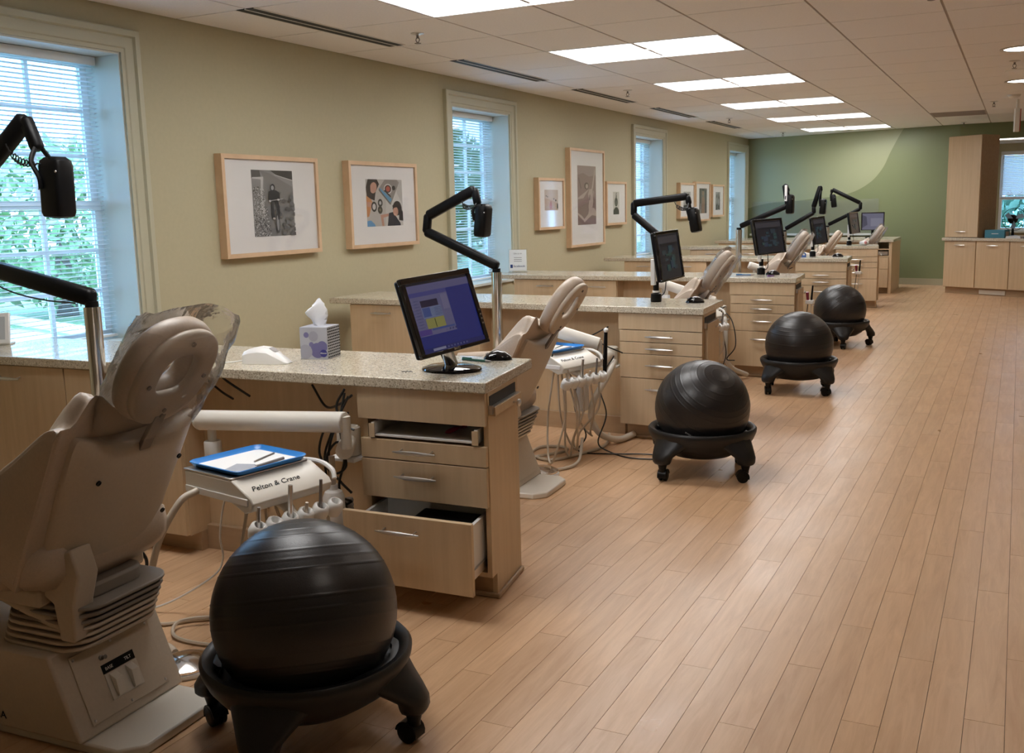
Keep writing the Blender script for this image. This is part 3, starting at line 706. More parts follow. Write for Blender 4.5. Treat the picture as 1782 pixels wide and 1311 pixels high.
# ------------------------------------------------------------------ glass panel on the end wall
gp = thing('glass_panel', 'wide clear glass panel with pale ledge low on the green end wall', 'glass panel')
def bw(x, z, off): y = back_y(x); return (x - .22 * off, y - off * .97, z)
mb = MB()
pts = [bw(-4.12, .80, .02), bw(-2.0, .80, .02), bw(-2.0, 1.34, .02), bw(-4.12, 1.34, .02)]; pt2 = [bw(-4.12, .80, .028), bw(-2.0, .80, .028), bw(-2.0, 1.34, .028), bw(-4.12, 1.34, .028)]
mb.loft([pts, pt2]).build('pane', M_ACRYL, gp, smooth=0)
mb = MB(); mb.loft([[bw(-4.14, .768, .005), bw(-4.14, .768, .07), bw(-4.14, .80, .07), bw(-4.14, .80, .005)], [bw(-1.95, .768, .005), bw(-1.95, .768, .07), bw(-1.95, .80, .07), bw(-1.95, .80, .005)]]).build('ledge', M_JAMB, gp, smooth=0)

# ------------------------------------------------------------------ ball stools
def ball_stool(loc, rz, axis, label, logo=False):
    t = thing('ball_stool', label, 'stool', (loc[0], loc[1], 0), rz, 'exercise ball stools')
    R = .232; prof = []; n = 220
    grooves = [.18, .34, .50, .64, .86, .98, 1.10, 1.40, 1.53, 1.66, 1.96, 2.08, 2.2, 2.45, 2.6]
    for k in range(n + 1):
        a = PI * k / n; r = R
        for g in grooves:
            d = abs(a - g)
            if d < .013: r += .0014 * (1 - d / .013)
        prof.append((max(1e-4, r * math.sin(a)), r * math.cos(a)))
    q = Vector((0, 0, 1)).rotation_difference(Vector(axis).normalized()).to_matrix()
    q = Matrix.Rotation(-rz, 3, 'Z') @ q
    MB().lathe(prof, 64, (0, 0, .330), rot=q).build('ball', M_BALL, t, smooth=70)
    # ring
    MB().lathe([(.222, .200), (.232, .222), (.244, .236), (.258, .237), (.266, .228), (.264, .212), (.250, .180), (.228, .150), (.215, .152), (.226, .180), (.216, .190)], 64, close=True).build('base_ring', M_STOOL, t, smooth=50)
    MB().lathe([(.222, .19), (.19, .135), (.14, .105), (.08, .092), (.001, .088), (.001, .082), (.085, .085), (.15, .098), (.20, .13), (.230, .18)], 48).build('bowl', M_STOOL, t, smooth=50)
    for k in range(4):
        a = PI / 4 + k * PI / 2; ca, sa = math.cos(a), math.sin(a); rings = []
        for r, z, hw, th in ((.236, .222, .125, .016), (.242, .205, .120, .020), (.252, .175, .102, .026), (.268, .145, .074, .032), (.278, .120, .052, .036), (.281, .098, .044, .036), (.279, .088, .036, .032)):
            ring = []
            for j in range(14):
                b = 2 * PI * j / 14; c_, s_ = math.cos(b), math.sin(b)
                wv = math.copysign(abs(s_) ** .7, s_) * hw; rv = math.copysign(abs(c_) ** .8, c_) * th
                rad = r + rv - (.9 * wv * wv / r if hw > .06 else 0)
                ring.append((rad * ca - wv * sa, rad * sa + wv * ca, z))
            rings.append(ring)
        leg = MB().loft(rings).build('leg', M_STOOL, t, smooth=60)
        c = empty('caster'); c.parent = t; c.location = (.278 * ca, .278 * sa, 0); c.rotation_euler = (0, 0, a + random.uniform(-1, 1))
        MB().lathe([(.026, .092), (.022, .080), (.016, .055), (.016, .048)], 14).build('stem', M_BLACK, c)
        mb = MB(); mb.M = Matrix.Translation((-.012, 0, .030)) @ Matrix.Rotation(PI / 2, 4, 'X')
        for s_ in (-1, 1):
            mb = MB(); mb.M = Matrix.Translation((-.014, s_ * .012, .028)) @ Matrix.Rotation(PI / 2, 4, 'X')
            mb.lathe([(.006, -.009), (.022, -.009), (.0275, -.006), (.0275, .006), (.022, .009), (.006, .009)], 20).build('wheel', M_BLACK, c)
        mb = MB(); hood = []
        for j in range(9):
            b = PI * (-.1 + 1.05 * j / 8); hood.append((-.014 + .032 * math.cos(b), .028 + .032 * math.sin(b)))
        hood += [(-.014 + .026 * math.cos(PI * (.95 - 1.05 * j / 8)), .028 + .026 * math.sin(PI * (.95 - 1.05 * j / 8))) for j in range(9)]
        mb.prism_y(hood, -.021, .021).build('hood', M_BLACK, c)
    if logo:
        d = Vector((-.10, -.90, -.38)).normalized(); d = Matrix.Rotation(-rz, 3, 'Z') @ d
        o = Vector((0, 0, .330)) + d * (R + .0006); xd = Matrix.Rotation(-rz, 3, 'Z') @ Vector((.9, -.1, -.42))
        yd = d.cross(xd)
        text('lettering', 'EVOLUTION', .013, frame3(o, xd, yd), M_WHITE2, t, sx=1.2)
    return t
ball_stool((-1.567, 1.915), math.radians(13.8 - 45 + 0), (-.22, .26, .94), 'black ball stool closest to the camera beside the reclined dental chair')
ball_stool((-1.36, 4.79), math.radians(18.4), (.50, -.38, .80), 'black ball stool before the second workstation with rings turned sideways', True)
ball_stool((-1.345, 7.18), math.radians(9.6), (.02, -.10, 1), 'black ball stool before the third workstation with level rings')
ball_stool((-1.44, 9.61), math.radians(61 + 0), (-.62, .25, .72), 'black ball stool before the fourth workstation, smallest of the four')

# ------------------------------------------------------------------ dental chairs
def lerp(a, b, t): return a + (b - a) * t
def dental_chair(loc, rz, dz, label, bag=False, full=False):
    t = thing('dental_chair', label, 'dental chair', (loc[0], loc[1], 0), rz, 'dental chairs')
    def up(o): o.location.z = dz; return o
    hp = [(-.78, -.13), (-.72, -.17), (.10, -.17), (.15, -.12), (.15, .12), (.10, .17), (-.72, .17), (-.78, .13)]
    MB().prism(hp, 0, .028).build('base_plate', M_WHITE, t, bevel=.006)
    MB().prism_y([(0, .028), (-.085, .25), (-.60, .25), (-.66, .20), (-.68, .028)], -.185, .185).build('pedestal', M_BEIGE, t, bevel=.008)
    Fm = frame3((-.0425, 0, .139), (0, 1, 0), (-.085, 0, .222))
    p = empty('control_panel'); p.parent = t; p.matrix_local = Fm
    MB().box(-.135, .135, -.092, .092, 0, .004).build('plate', M_BEIGE, p, bevel=.001)
    if full:
        for sx, sy in ((-.125, -.082), (.125, -.082), (-.125, .082), (.125, .082), (0, .084), (0, -.084)):
            MB().lathe([(.004, .004), (.0035, .006), (.0005, .007)], 10, (sx, sy, 0)).build('screw', M_STEEL, p)
        MB().lathe([(.007, .004), (.007, .009), (.004, .010), (.004, .020), (.006, .022), (.0005, .024)], 12, (-.045, .055, 0)).build('knob', M_GREY, p)
        MB().box(-.055, .055, .012, .036, .004, .0055).build('label_strip', M_BLACK, p)
        text('lettering', 'BASE', .012, Matrix.Translation((-.046, .019, .0057)), M_WHITE2, p)
        text('lettering', 'TILT', .012, Matrix.Translation((.020, .019, .0057)), M_WHITE2, p)
        MB().box(-.055, .055, -.060, .010, .004, .008).build('switch_plate', M_WHITE, p, bevel=.001)
        for xx in (-.030, .026):
            MB().add([(xx - .012, .008, .008), (xx + .012, .008, .008), (xx + .012, -.010, .026), (xx - .012, -.010, .026), (xx + .012, -.055, .018), (xx - .012, -.055, .018), (xx - .012, -.055, .012), (xx + .012, -.055, .012)],
                     [(0, 1, 2, 3), (3, 2, 4, 5), (5, 4, 7, 6), (0, 3, 5, 6), (1, 7, 4, 2), (0, 6, 7, 1)]).build('lever', M_WHITE, p, bevel=.001)
        text('lettering', 'TIA', .028, frame3((-.30, -.1862, .055), (1, 0, 0), (0, 0, 1)), M_BLACKM, t, sx=1.1)
    for k in range(13):
        e = .016 if k % 2 == 0 else -.006
        poly = [(x - .165 + k * .004, y) for x, y in rrect(.275 + e, .30 + e, .07, 5)]
        zk = .25 + .0095 * k
        MB().prism(poly, zk, zk + .0095).build('bellows_fold', M_BELLOW if k % 2 or k > 7 else M_BEIGE, t, bevel=.003)
    up(MB().prism([(x - .12, y) for x, y in rrect(.20, .22, .05)], .37, .41).build('lift_head', M_BELLOW, t, bevel=.008))
    up(MB().prism_y([(-.15, .46), (.0, .53), (.02, .46), (-.005, .385), (-.015, .285), (-.062, .285), (-.075, .38), (-.15, .42)], -.16, -.095).build('lift_bracket', M_BEIGE, t, bevel=.006))
    up(MB().tube([(-.40, -.14, .42), (-.05, -.14, .31)], [.024, .018], 10).build('lift_arm', M_BEIGE, t))
    # seat
    rings = []
    for x, z, w_, h_ in ((-.02, .50, .18, .05), (-.06, .49, .235, .075), (-.30, .47, .25, .085), (-.60, .475, .245, .08), (-.90, .47, .235, .07), (-1.2, .45, .22, .06), (-1.45, .44, .20, .05), (-1.50, .44, .15, .03)):
        rings.append([(x, math.copysign(abs(math.cos(2 * PI * j / 20)) ** .6, math.cos(2 * PI * j / 20)) * w_, z + math.copysign(abs(math.sin(2 * PI * j / 20)) ** .6, math.sin(2 * PI * j / 20)) * h_) for j in range(20)])
    up(MB().loft(rings).build('seat_cushion', M_VINYL, t, smooth=60))
    up(MB().prism([(-.10, -.18), (-.10, .18), (-1.0, .17), (-1.0, -.17)], .37, .42).build('seat_frame', M_BEIGE, t, bevel=.01))
    for s_ in (-1, 1):
        up(MB().tube(cat([(-.16, s_ * .262, .655), (-.28, s_ * .27, .665), (-.48, s_ * .27, .65)]), [.026] * 13, 12).build('armrest', M_VINYL, t))
        up(MB().tube([(-.34, s_ * .27, .64), (-.34, s_ * .26, .46)], .014, 8).build('armrest_post', M_BEIGE, t))
    # backrest in (s along back, d forward)
    b0 = Vector((-.095, 0, .45)); U = Vector((.447, 0, .894)); Fv = Vector((-.894, 0, .447))
    def P(s, d, y): return b0 + U * s + Fv * d + Vector((0, y, 0))
    rings = []
    for s, w_, bul in ((-.085, .10, .004), (-.07, .135, .012), (-.03, .172, .03), (.06, .188, .042), (.18, .196, .046), (.29, .200, .046), (.350, .202, .042), (.378, .198, .030), (.388, .190, .016)):
        ring = []
        for j in range(15):
            y = -w_ + 2 * w_ * j / 14; ring.append(P(s + .030 * (abs(y) / .2) ** 2 * (1 if s > .3 else 0), -bul * (1 - (abs(y) / w_) ** 3) - .012, y))
        for j in range(15):
            y = w_ - 2 * w_ * j / 14; ring.append(P(s + .030 * (abs(y) / .2) ** 2 * (1 if s > .3 else 0), .004, y))
        rings.append(ring)
    up(MB().loft(rings).build('back_shell', M_BEIGE, t, smooth=60))
    Epr = [(-.02, .0), (.40, .0), (.432, .012), (.415, .045), (.31, .105), (.15, .20), (-.01, .27)]
    Hpr = [(-.03, .0), (.470, .0), (.502, .022), (.485, .065), (.32, .115), (.15, .16), (-.01, .20)]
    Cpr = [(-.03, .0), (.420, .0), (.446, .02), (.438, .055), (.31, .070), (.15, .085), (-.01, .11)]
    st = [(-.246, Epr, .88), (-.238, Epr, 1), (-.21, Epr, 1), (-.155, Hpr, 1), (-.06, Cpr, 1), (.06, Cpr, 1), (.14, Hpr, 1), (.195, Epr, 1), (.215, Epr, 1), (.222, Epr, .88)]
    ys_ = []
    for i in range(len(st) - 1):
        for q in range(4):
            f = q / 4; f = f * f * (3 - 2 * f); y = lerp(st[i][0], st[i + 1][0], q / 4)
            ys_.append((y, [(lerp(a[0], b[0], f), lerp(a[1], b[1], f)) for a, b in zip(st[i][1], st[i + 1][1])], lerp(st[i][2], st[i + 1][2], f)))
    ys_.append((st[-1][0], st[-1][1], st[-1][2]))
    rings = []
    for y, pr_, sc in ys_:
        pp = cat([(a, b, 0) for a, b in pr_], 4)
        rings.append([P(lerp(.2, v.x, sc), .003 + max(0, lerp(.05, v.y, sc)), y) for v in pp])
    up(MB().loft(rings).build('back_cushion', M_VINYL, t, smooth=60))
    for s, y in ((.30, -.13), (.30, .15), (.12, .16), (.02, -.10), (.02, .10)):
        o = P(s, -.0545 + .03 * (abs(y) / .21) ** 3, y); R_ = Vector((0, 0, 1)).rotation_difference(-Fv).to_matrix()
        up(MB().lathe([(.007, .0), (.007, .004), (.003, .004), (.0005, .002)], 12, o, rot=R_).build('screw', M_BLACK, t))
    # headrest
    hc = Vector((.205, 0, .958)); hU = Vector((.55, 0, .835)).normalized(); hF = Vector((-hU.z, 0, hU.x))
    def ringpart(ra, rb, cw, th, d0, power=.75, n=40):
        rings = []
        for i in range(n):
            a = 2 * PI * i / n; ca, sa = math.cos(a), math.sin(a); ring = []
            ex = math.copysign(abs(ca) ** .85, ca); ey = math.copysign(abs(sa) ** .85, sa)
            wb = cw * (1 + (.35 if sa < 0 else 0) * abs(sa) ** 2)
            for j in range(14):
                b = 2 * PI * j / 14; cb, sb = math.cos(b), math.sin(b)
                rr = math.copysign(abs(cb) ** power, cb) * wb; dd = math.copysign(abs(sb) ** power, sb) * th
                ring.append(hc + Vector((0, 1, 0)) * (ex * ra + rr * ca) + hU * (ey * rb + rr * sa) + hF * (dd + d0))
            rings.append(ring)
        rings.append(rings[0])
        return MB().loft(rings, caps=False)
    up(ringpart(.096, .098, .040, .034, .012).build('headrest_cushion', M_VINYL, t, smooth=70))
    up(ringpart(.094, .096, .034, .013, -.022, .45).build('headrest_back', M_BEIGE, t, smooth=70))
    R_ = Vector((0, 0, 1)).rotation_difference(-hF).to_matrix()
    for y, s in ((-.094, -.01), (.094, -.01), (0, .10), (0, -.098), (0, -.115)):
        up(MB().lathe([(.006, -.001), (.006, .003), (.0005, .003)], 10, hc + Vector((0, y, 0)) + hU * s - hF * .037, rot=R_).build('screw', M_GREY, t))
    a_ = hc - hU * .115 - hF * .030; b_ = P(.345, -.040, 0)
    mb = MB(); rings = []
    for pnt in (a_, b_):
        rings.append([pnt + Vector((0, y, 0)) + hF * d for y, d in ((-.019, -.006), (.019, -.006), (.019, .006), (-.019, .006))])
    up(mb.loft(rings).build('headrest_bar', M_GREY, t, bevel=.002))
    if bag:
        rings = []; rnd = random.Random(int(loc[1] * 100))
        for i in range(15):
            s = -.165 + .305 * i / 14; f = math.sin(PI * (i + .6) / 15.2); w_ = .135 + .035 * f ** .5 + .012 * (i > 11); th = .055 + .012 * f
            ring = []
            for j in range(28):
                a = 2 * PI * j / 28; ca, sa = math.cos(a), math.sin(a)
                y = math.copysign(abs(ca) ** .6, ca) * w_ * (1 + rnd.uniform(-.03, .03)); d = math.copysign(abs(sa) ** .8, sa) * th * (1 + rnd.uniform(-.1, .1))
                ring.append(hc + Vector((0, y, 0)) + hU * (s + rnd.uniform(-.004, .004) + .008 * (i > 12) * abs(ca)) + hF * d)
            rings.append(ring)
        up(MB().loft(rings, caps=False).build('plastic_cover', M_BAG, t, smooth=180))
    return t
CH = [((-2.03, 1.765), 3, 0, 'beige dental chair closest to the camera with plastic wrapped ring headrest', True, True),
      ((-2.04, 4.19), 3, -.075, 'beige dental chair at the second workstation with bare headrest', False, False),
      ((-1.93, 6.45), 3, -.065, 'beige dental chair at the third workstation with plastic wrapped headrest', True, False),
      ((-1.93, 9.1), 3, -.02, 'beige dental chair at the fourth workstation with crumpled plastic over its headrest', True, False),
      ((-2.06, 11.8), 3, -.09, 'beige dental chair at the fifth workstation seen behind a counter mouse', False, False),
      ((-1.87, 14.1), 3, -.095, 'beige dental chair farthest away in front of the desk monitor', True, False)]
for (lo, a, dz, lb, bg_, fu) in CH: dental_chair(lo, math.radians(a), dz, lb, bg_, fu)

# ------------------------------------------------------------------ delivery units
def delivery_unit(k, c, rz, dz, tube_pts, label, mount, bottle):
    t = thing('delivery_unit', label, 'dental unit', (c[0], c[1], 0), 0, 'dental delivery units')
    H_ = Matrix.Translation((0, 0, dz)) @ Matrix.Rotation(rz, 4, 'Z')
    def B(): mb = MB(); mb.M = H_; return mb
    B().prism_y([(-.17, .462), (-.17, .53), (.075, .53), (.160, .488), (.172, .470), (.160, .446), (.13, .436), (.06, .462)], -.150, .160).build('housing', M_WHITE, t, bevel=.004)
    B().box(-.165, .15, -.155, -.150, .463, .485).build('end_cover', M_WHITE2, t, bevel=.002)
    text('lettering', 'Pelton & Crane', .029, H_ @ frame3((.136, -.120, .5012), (0, 1, 0), (-.085, 0, .042)), M_BLACKM, t, shear=.35)
    B().box(-.175, .07, -.15, .15, .531, .537).build('tray_holder', M_STEEL, t, bevel=.002)
    # handle
    B().tube(cat([(-.03, .168, .52), (.09, .178, .525), (.15, .180, .505), (.17, .172, .48)]), .008, 8).build('grip_bar', M_WHITE2, t)
    # instrument bar
    B().tube([(.05, 0, .45), (.15, 0, .42), (.17, 0, .395)], .017, 10).build('bar_arm', M_WHITE, t)
    B().tube([(.17, -.17, .385), (.17, .17, .385)], .007, 8).build('instrument_bar', M_STEEL, t)
    for q in range(6):
        y = -.15 + q * .06
        Rm = Matrix.Rotation(.5, 3, 'Y')
        mb = B(); mb.lathe([(.012, -.026), (.024, -.023), (.029, 0), (.025, .022), (.016, .027), (.012, .022)], 16, (.185, y, .392), rot=Rm, close=True)
        mb.build('instrument_holder', M_WHITE2, t, smooth=60)
    for q, (r_, ln, m_) in enumerate(((.006, .07, M_STEEL), (.008, .11, M_STEEL), (.006, .04, M_HOSE), (.0055, .10, M_GREY))):
        y = (-.15, -.03, .03, .09)[q]
        B().tube([(.175, y, .36), (.19, y, .40), (.20, y, .40 + ln)], [r_ * .8, r_, r_ * .9], 8).build('handpiece', m_, t)
    # hoses hanging to the floor and back
    for q in range(5):
        y = -.15 + q * .07; yo = y * .6 + .02 * q
        sw = (-.05, .06, -.02, .08, -.06)[q]; bz_ = (.016, .05, .016, .09, .03)[q]
        pts = [(.178, y, .37), (.185, y + sw * .2, .26), (.17 - .02 * q, y + sw, .12), (.13 - .01 * q, y + sw * 1.3, bz_), (.07, y * .8 + sw, bz_ + .05), (.02 + .02 * q, y * .6 + sw * .3, .24), (.03, y * .4, .45)]
        B_ = MB(); B_.M = Matrix.Translation((0, 0, 0)) @ Matrix.Rotation(rz, 4, 'Z')
        pts = [(x_, y_, z_ + (dz if z_ > .3 else 0)) for x_, y_, z_ in pts]
        B_.tube(cat(pts), .0055, 7).build('hose', M_HOSE, t)
    W = Matrix.Translation((-c[0], -c[1], 0))
    def G(): mb = MB(); mb.M = W; return mb
    p0, p1 = tube_pts
    d = (Vector(p1) - Vector(p0)); n_ = d.normalized()
    G().tube([p0, p1], .036, 20).build('support_arm', M_WHITE, t, bevel=.004)
    G().tube([Vector(p0) - n_ * .012, Vector(p0) + n_ * .002], [.030, .037], 20).build('arm_cap', M_WHITE2, t)
    lp = Vector(p0) + n_ * .05
    G().tube([lp + Vector((0, 0, -.025)), lp + Vector((0, 0, -.085))], .016, 12).build('pivot', M_WHITE, t)
    G().lathe([(.028, 0), (.031, -.005), (.031, -.075), (.027, -.08)], 20, lp + Vector((0, 0, -.075))).build('pivot_collar', M_WHITE2, t)
    bot = lp + Vector((0, 0, -.145)); hx = H_ @ Vector((-.10, .10, .47)) + Vector((c[0], c[1], 0))
    G().tube(cat([bot, bot * .5 + hx * .5 + Vector((0, 0, -.012)), hx]), .022, 12).build('lower_arm', M_WHITE, t)
    mx_ = Vector(mount); zl = p1[2] - .10
    G().tube([Vector(p1) + Vector((0, 0, .02)), Vector(p1) + Vector((0, 0, -.09))], .018, 12).build('pivot', M_WHITE, t)
    G().tube([Vector(p1) + Vector((-.01, 0, -.10)), (mx_.x, mx_.y, zl)], .030, 14).build('link_arm', M_WHITE, t)
    G().lathe([(.036, -.055), (.042, -.05), (.042, .045), (.036, .05)], 20, (mx_.x, mx_.y, zl)).build('mount_hub', M_WHITE, t)
    G().box(mx_.x - .06, mx_.x + .055, mx_.y - .05, mx_.y + .05, zl - .068, zl - .055).build('mount_bracket', M_WHITE2, t, bevel=.003)
    bt = Vector(bottle)
    G().tube([bt + Vector((0, 0, .09)), bt + Vector((0, 0, .20))], .011, 8).build('bottle_tube', M_HOSE, t)
    G().lathe([(.02, -.10), (.034, -.092), (.038, -.07), (.038, .055), (.030, .075), (.016, .082), (.016, .10), (.001, .10)], 20, bt).build('water_bottle', M_WHITE2, t)
    return t
DU = [((-2.13, 2.41), -12, .0, ((-2.60, 2.66, .60), (-1.99, 2.70, .628)), (-2.085, 2.845), (-2.07, 2.72, .30)),
      ((-2.17, 4.85), -16, .035, ((-2.40, 4.97, .705), (-2.02, 5.08, .58)), (-2.06, 5.36), (-2.10, 5.02, .315)),
      ((-2.12, 7.20), -16, .035, ((-2.40, 7.28, .745), (-2.01, 7.40, .60)), (-2.02, 7.62), (-2.08, 7.36, .32)),
      ((-2.12, 9.84), -16, .03, ((-2.34, 9.88, .72), (-2.0, 10.0, .60)), (-2.05, 10.32), (-2.10, 9.98, .32)),
      ((-2.17, 12.6), -16, .03, ((-2.40, 12.6, .70), (-2.05, 12.74, .60)), (-2.10, 13.10), (-2.14, 12.72, .32))]
for k, (c, a, dz, tp, mn, bo) in enumerate(DU):
    delivery_unit(k, c, math.radians(a), dz, tp, 'white dental delivery unit with instrument holders at the ' + WS[k], mn, bo)
def tray(c, z, rz, label, items=True):
    t = thing('instrument_tray', label, 'tray', (c[0], c[1], z), rz, 'blue instrument trays')
    outer = rrect(.265, .285, .03); mid = rrect(.245, .265, .026); inn = rrect(.228, .248, .02)
    mb = MB(); mb.loft([[(x, y, 0) for x, y in inn], [(x, y, .003) for x, y in mid], [(x, y, .016) for x, y in outer], [(x * .985, y * .985, .018) for x, y in outer], [(x, y, .006) for x, y in mid], [(x, y, .003) for x, y in inn]])
    mb.build('pan', M_BLUETRAY, t)
    MB().prism(rrect(.226, .246, .018), .0035, .0045).build('paper_liner', M_PAPER, t)
    if items:
        MB().add([(.03, -.12, .005), (.10, -.10, .006), (.11, -.05, .014), (.06, -.02, .008), (.02, -.06, .012)], [(0, 1, 2, 3, 4)]).build('wrapper', mat('clear_wrap', (.45, .48, .55), .2), t)
        MB().tube([(.09, -.04, .008), (.075, .08, .008)], .0055, 8).build('instrument', M_GREY, t)
        MB().tube([(.03, .0, .0075), (-.01, .11, .0075)], .003, 6).build('instrument', M_STEEL, t)
    return t
tray((-2.175, 2.425), .538, math.radians(-12), 'blue rimmed tray on the delivery unit closest to the camera')
tray((-2.215, 4.87), .538 + .035, math.radians(-16), 'blue rimmed tray with instruments on the second delivery unit')
tray((-2.165, 7.22), .538 + .035, math.radians(-16), 'blue rimmed tray on the third delivery unit behind the third chair', False)

def cord(name, label, category, pts, r, m, group=None, n=6):
    return tag(MB().tube(cat(pts, 8), r, n).build(name, m), label, category, group)
# foot controls
for (x, y, lb) in ((-2.14, 2.06, 'chrome disc foot control on the floor behind the nearest ball stool'), (-2.08, 4.44, 'chrome disc foot control beside the nearest drawer cabinet')):
    t = thing('foot_control', lb, 'foot pedal', (x, y, 0), 0, 'disc foot controls')
    MB().lathe([(.085, 0), (.088, .006), (.086, .014), (.08, .016)], 32).build('base', M_WHITE2, t)
    MB().lathe([(.082, .016), (.083, .024), (.070, .030), (.035, .044), (.001, .047)], 32).build('disc', M_CHROME, t, smooth=60)
cord('vacuum_hose', 'thick pale hose curving from the nearest delivery unit to the floor', 'hose', [(-2.26, 2.28, .475), (-2.28, 2.22, .45), (-2.33, 2.17, .33), (-2.40, 2.18, .16), (-2.44, 2.20, .06), (-2.40, 2.16, .016), (-2.28, 2.13, .013), (-2.235, 2.11, .012)], .011, M_HOSE, None, 10)
cord('coiled_tube', 'pale tubing coiled on the floor behind the nearest ball stool', 'hose', [(-2.62, 2.25, .008), (-2.45, 2.26, .008), (-2.36, 2.34, .008), (-2.22, 2.42, .008), (-2.10, 2.40, .008), (-2.05, 2.30, .008), (-2.16, 2.21, .008), (-2.32, 2.20, .010), (-2.38, 2.28, .022), (-2.25, 2.36, .024), (-2.10, 2.33, .010)], .006, M_HOSE)
cord('white_wire', 'thin white wire hanging under the nearest delivery unit', 'wire', [(-2.26, 2.46, .46), (-2.30, 2.44, .40), (-2.315, 2.42, .28), (-2.31, 2.42, .20), (-2.34, 2.40, .14), (-2.50, 2.36, .04), (-2.62, 2.30, .006), (-2.8, 2.1, .006)], .0035, M_WHITE2)
cord('black_wire', 'short black wire dropping behind the nearest dental chair', 'wire', [(-2.20, 1.97, .40), (-2.20, 2.0, .34), (-2.24, 2.0, .25), (-2.35, 1.98, .15), (-2.45, 1.96, .005)], .005, M_CORD)
cord('vacuum_hose', 'thick pale corrugated hose bending to the floor under the second countertop', 'hose', [(-1.985, 5.22, .47), (-2.0, 5.12, .38), (-2.05, 5.06, .26), (-2.06, 5.06, .16), (-2.02, 5.10, .07), (-1.96, 5.22, .022), (-1.93, 5.38, .022)], .018, M_WHITE, None, 12)
cord('coiled_tube', 'pale tubing looped on the floor beside the second dental chair', 'hose', [(-2.05, 5.30, .03), (-2.0, 5.1, .01), (-2.05, 4.9, .008), (-2.15, 4.70, .008), (-2.30, 4.78, .008), (-2.32, 4.95, .008), (-2.20, 4.98, .012), (-2.14, 4.85, .020), (-2.28, 4.66, .010), (-2.20, 4.50, .008), (-2.05, 4.52, .008), (-1.98, 4.66, .02), (-2.0, 4.78, .12)], .0085, M_HOSE, None, 8)
cord('vacuum_hose', 'thick pale hose bending to the floor under the third countertop', 'hose', [(-1.96, 7.50, .47), (-1.93, 7.42, .36), (-1.92, 7.38, .20), (-1.88, 7.42, .10), (-1.80, 7.56, .03)], .018, M_WHITE, None, 12)
blk = [(0, [[(-2.30, 2.93, .70), (-2.22, 2.90, .63), (-2.10, 2.82, .66), (-2.03, 2.80, .70)],
            [(-2.06, 2.80, .72), (-2.09, 2.79, .66), (-2.06, 2.78, .60), (-2.02, 2.79, .58)],
            [(-2.03, 2.78, .70), (-2.09, 2.76, .58), (-2.13, 2.76, .47), (-2.08, 2.77, .40), (-2.03, 2.77, .36)],
            [(-2.05, 2.77, .66), (-2.10, 2.75, .52), (-2.10, 2.75, .40), (-2.06, 2.76, .31), (-2.14, 2.74, .25), (-2.12, 2.74, .27), (-2.03, 2.77, .33)],
            [(-2.85, 2.93, .72), (-2.72, 2.90, .66), (-2.62, 2.86, .64)],
            [(-2.74, 2.93, .72), (-2.65, 2.86, .71), (-2.52, 2.84, .66)],
            [(-2.04, 2.79, .64), (-2.11, 2.76, .60), (-2.14, 2.745, .50), (-2.09, 2.75, .43), (-2.04, 2.76, .46), (-2.07, 2.76, .54), (-2.12, 2.75, .47), (-2.10, 2.75, .36), (-2.035, 2.77, .33)],
            [(-2.05, 2.785, .71), (-2.065, 2.77, .60), (-2.05, 2.765, .48), (-2.075, 2.76, .38), (-2.045, 2.765, .29), (-2.035, 2.78, .16)]]),
       (1, [[(-2.02, 5.22, .66), (-2.12, 5.10, .60), (-2.16, 5.05, .585), (-2.06, 5.08, .60), (-1.98, 5.12, .56), (-1.93, 5.2, .52)],
            [(-2.14, 5.06, .58), (-2.10, 4.98, .45), (-2.12, 4.96, .25), (-2.05, 4.95, .10), (-2.08, 4.92, .012), (-1.9, 4.95, .006), (-1.75, 5.0, .006), (-1.60, 5.02, .006)],
            [(-1.98, 5.2, .50), (-2.03, 5.1, .36), (-1.97, 5.05, .20), (-2.0, 5.0, .05), (-1.92, 4.98, .006), (-1.78, 4.90, .006), (-1.62, 4.92, .006)]]),
       (2, [[(-2.02, 7.5, .68), (-2.1, 7.42, .62), (-2.02, 7.40, .52), (-1.94, 7.44, .56)],
            [(-1.97, 7.42, .60), (-1.94, 7.36, .40), (-1.90, 7.32, .22), (-1.93, 7.3, .08), (-1.87, 7.30, .006)],
            [(-1.98, 7.44, .55), (-1.88, 7.40, .46), (-1.84, 7.36, .28), (-1.90, 7.34, .18), (-1.84, 7.34, .17)]]),
       (3, [[(-1.99, 10.2, .68), (-2.1, 10.1, .62), (-2.02, 10.1, .5), (-1.96, 10.16, .55)]])]
DESC = ['sweeping under the counter', 'looped beside the cabinet', 'in a long loose loop', 'twisted down to the floor plug', 'hanging from the leg space panel', 'arching along the leg space panel', 'knotted in tight coils', 'falling straight beside the cabinet']
for k, lst in blk:
    for q, pts in enumerate(lst):
        cord('power_cable', 'black cable %s at the %s' % (DESC[q], WS[k]), 'cable', pts, .0045 if k == 0 else .004, M_CORD, 'black cables')
t = thing('intraoral_camera', 'slim black camera wand standing in the second delivery unit', 'camera wand', (-1.955, 4.99, .40), 0)
MB().tube([(0, 0, 0), (.004, 0, .10), (.010, 0, .26)], [.010, .012, .010], 10).build('wand', M_BLACK, t)
MB().ball((.011, 0, .27), .014).build('tip', M_WHITE2, t)

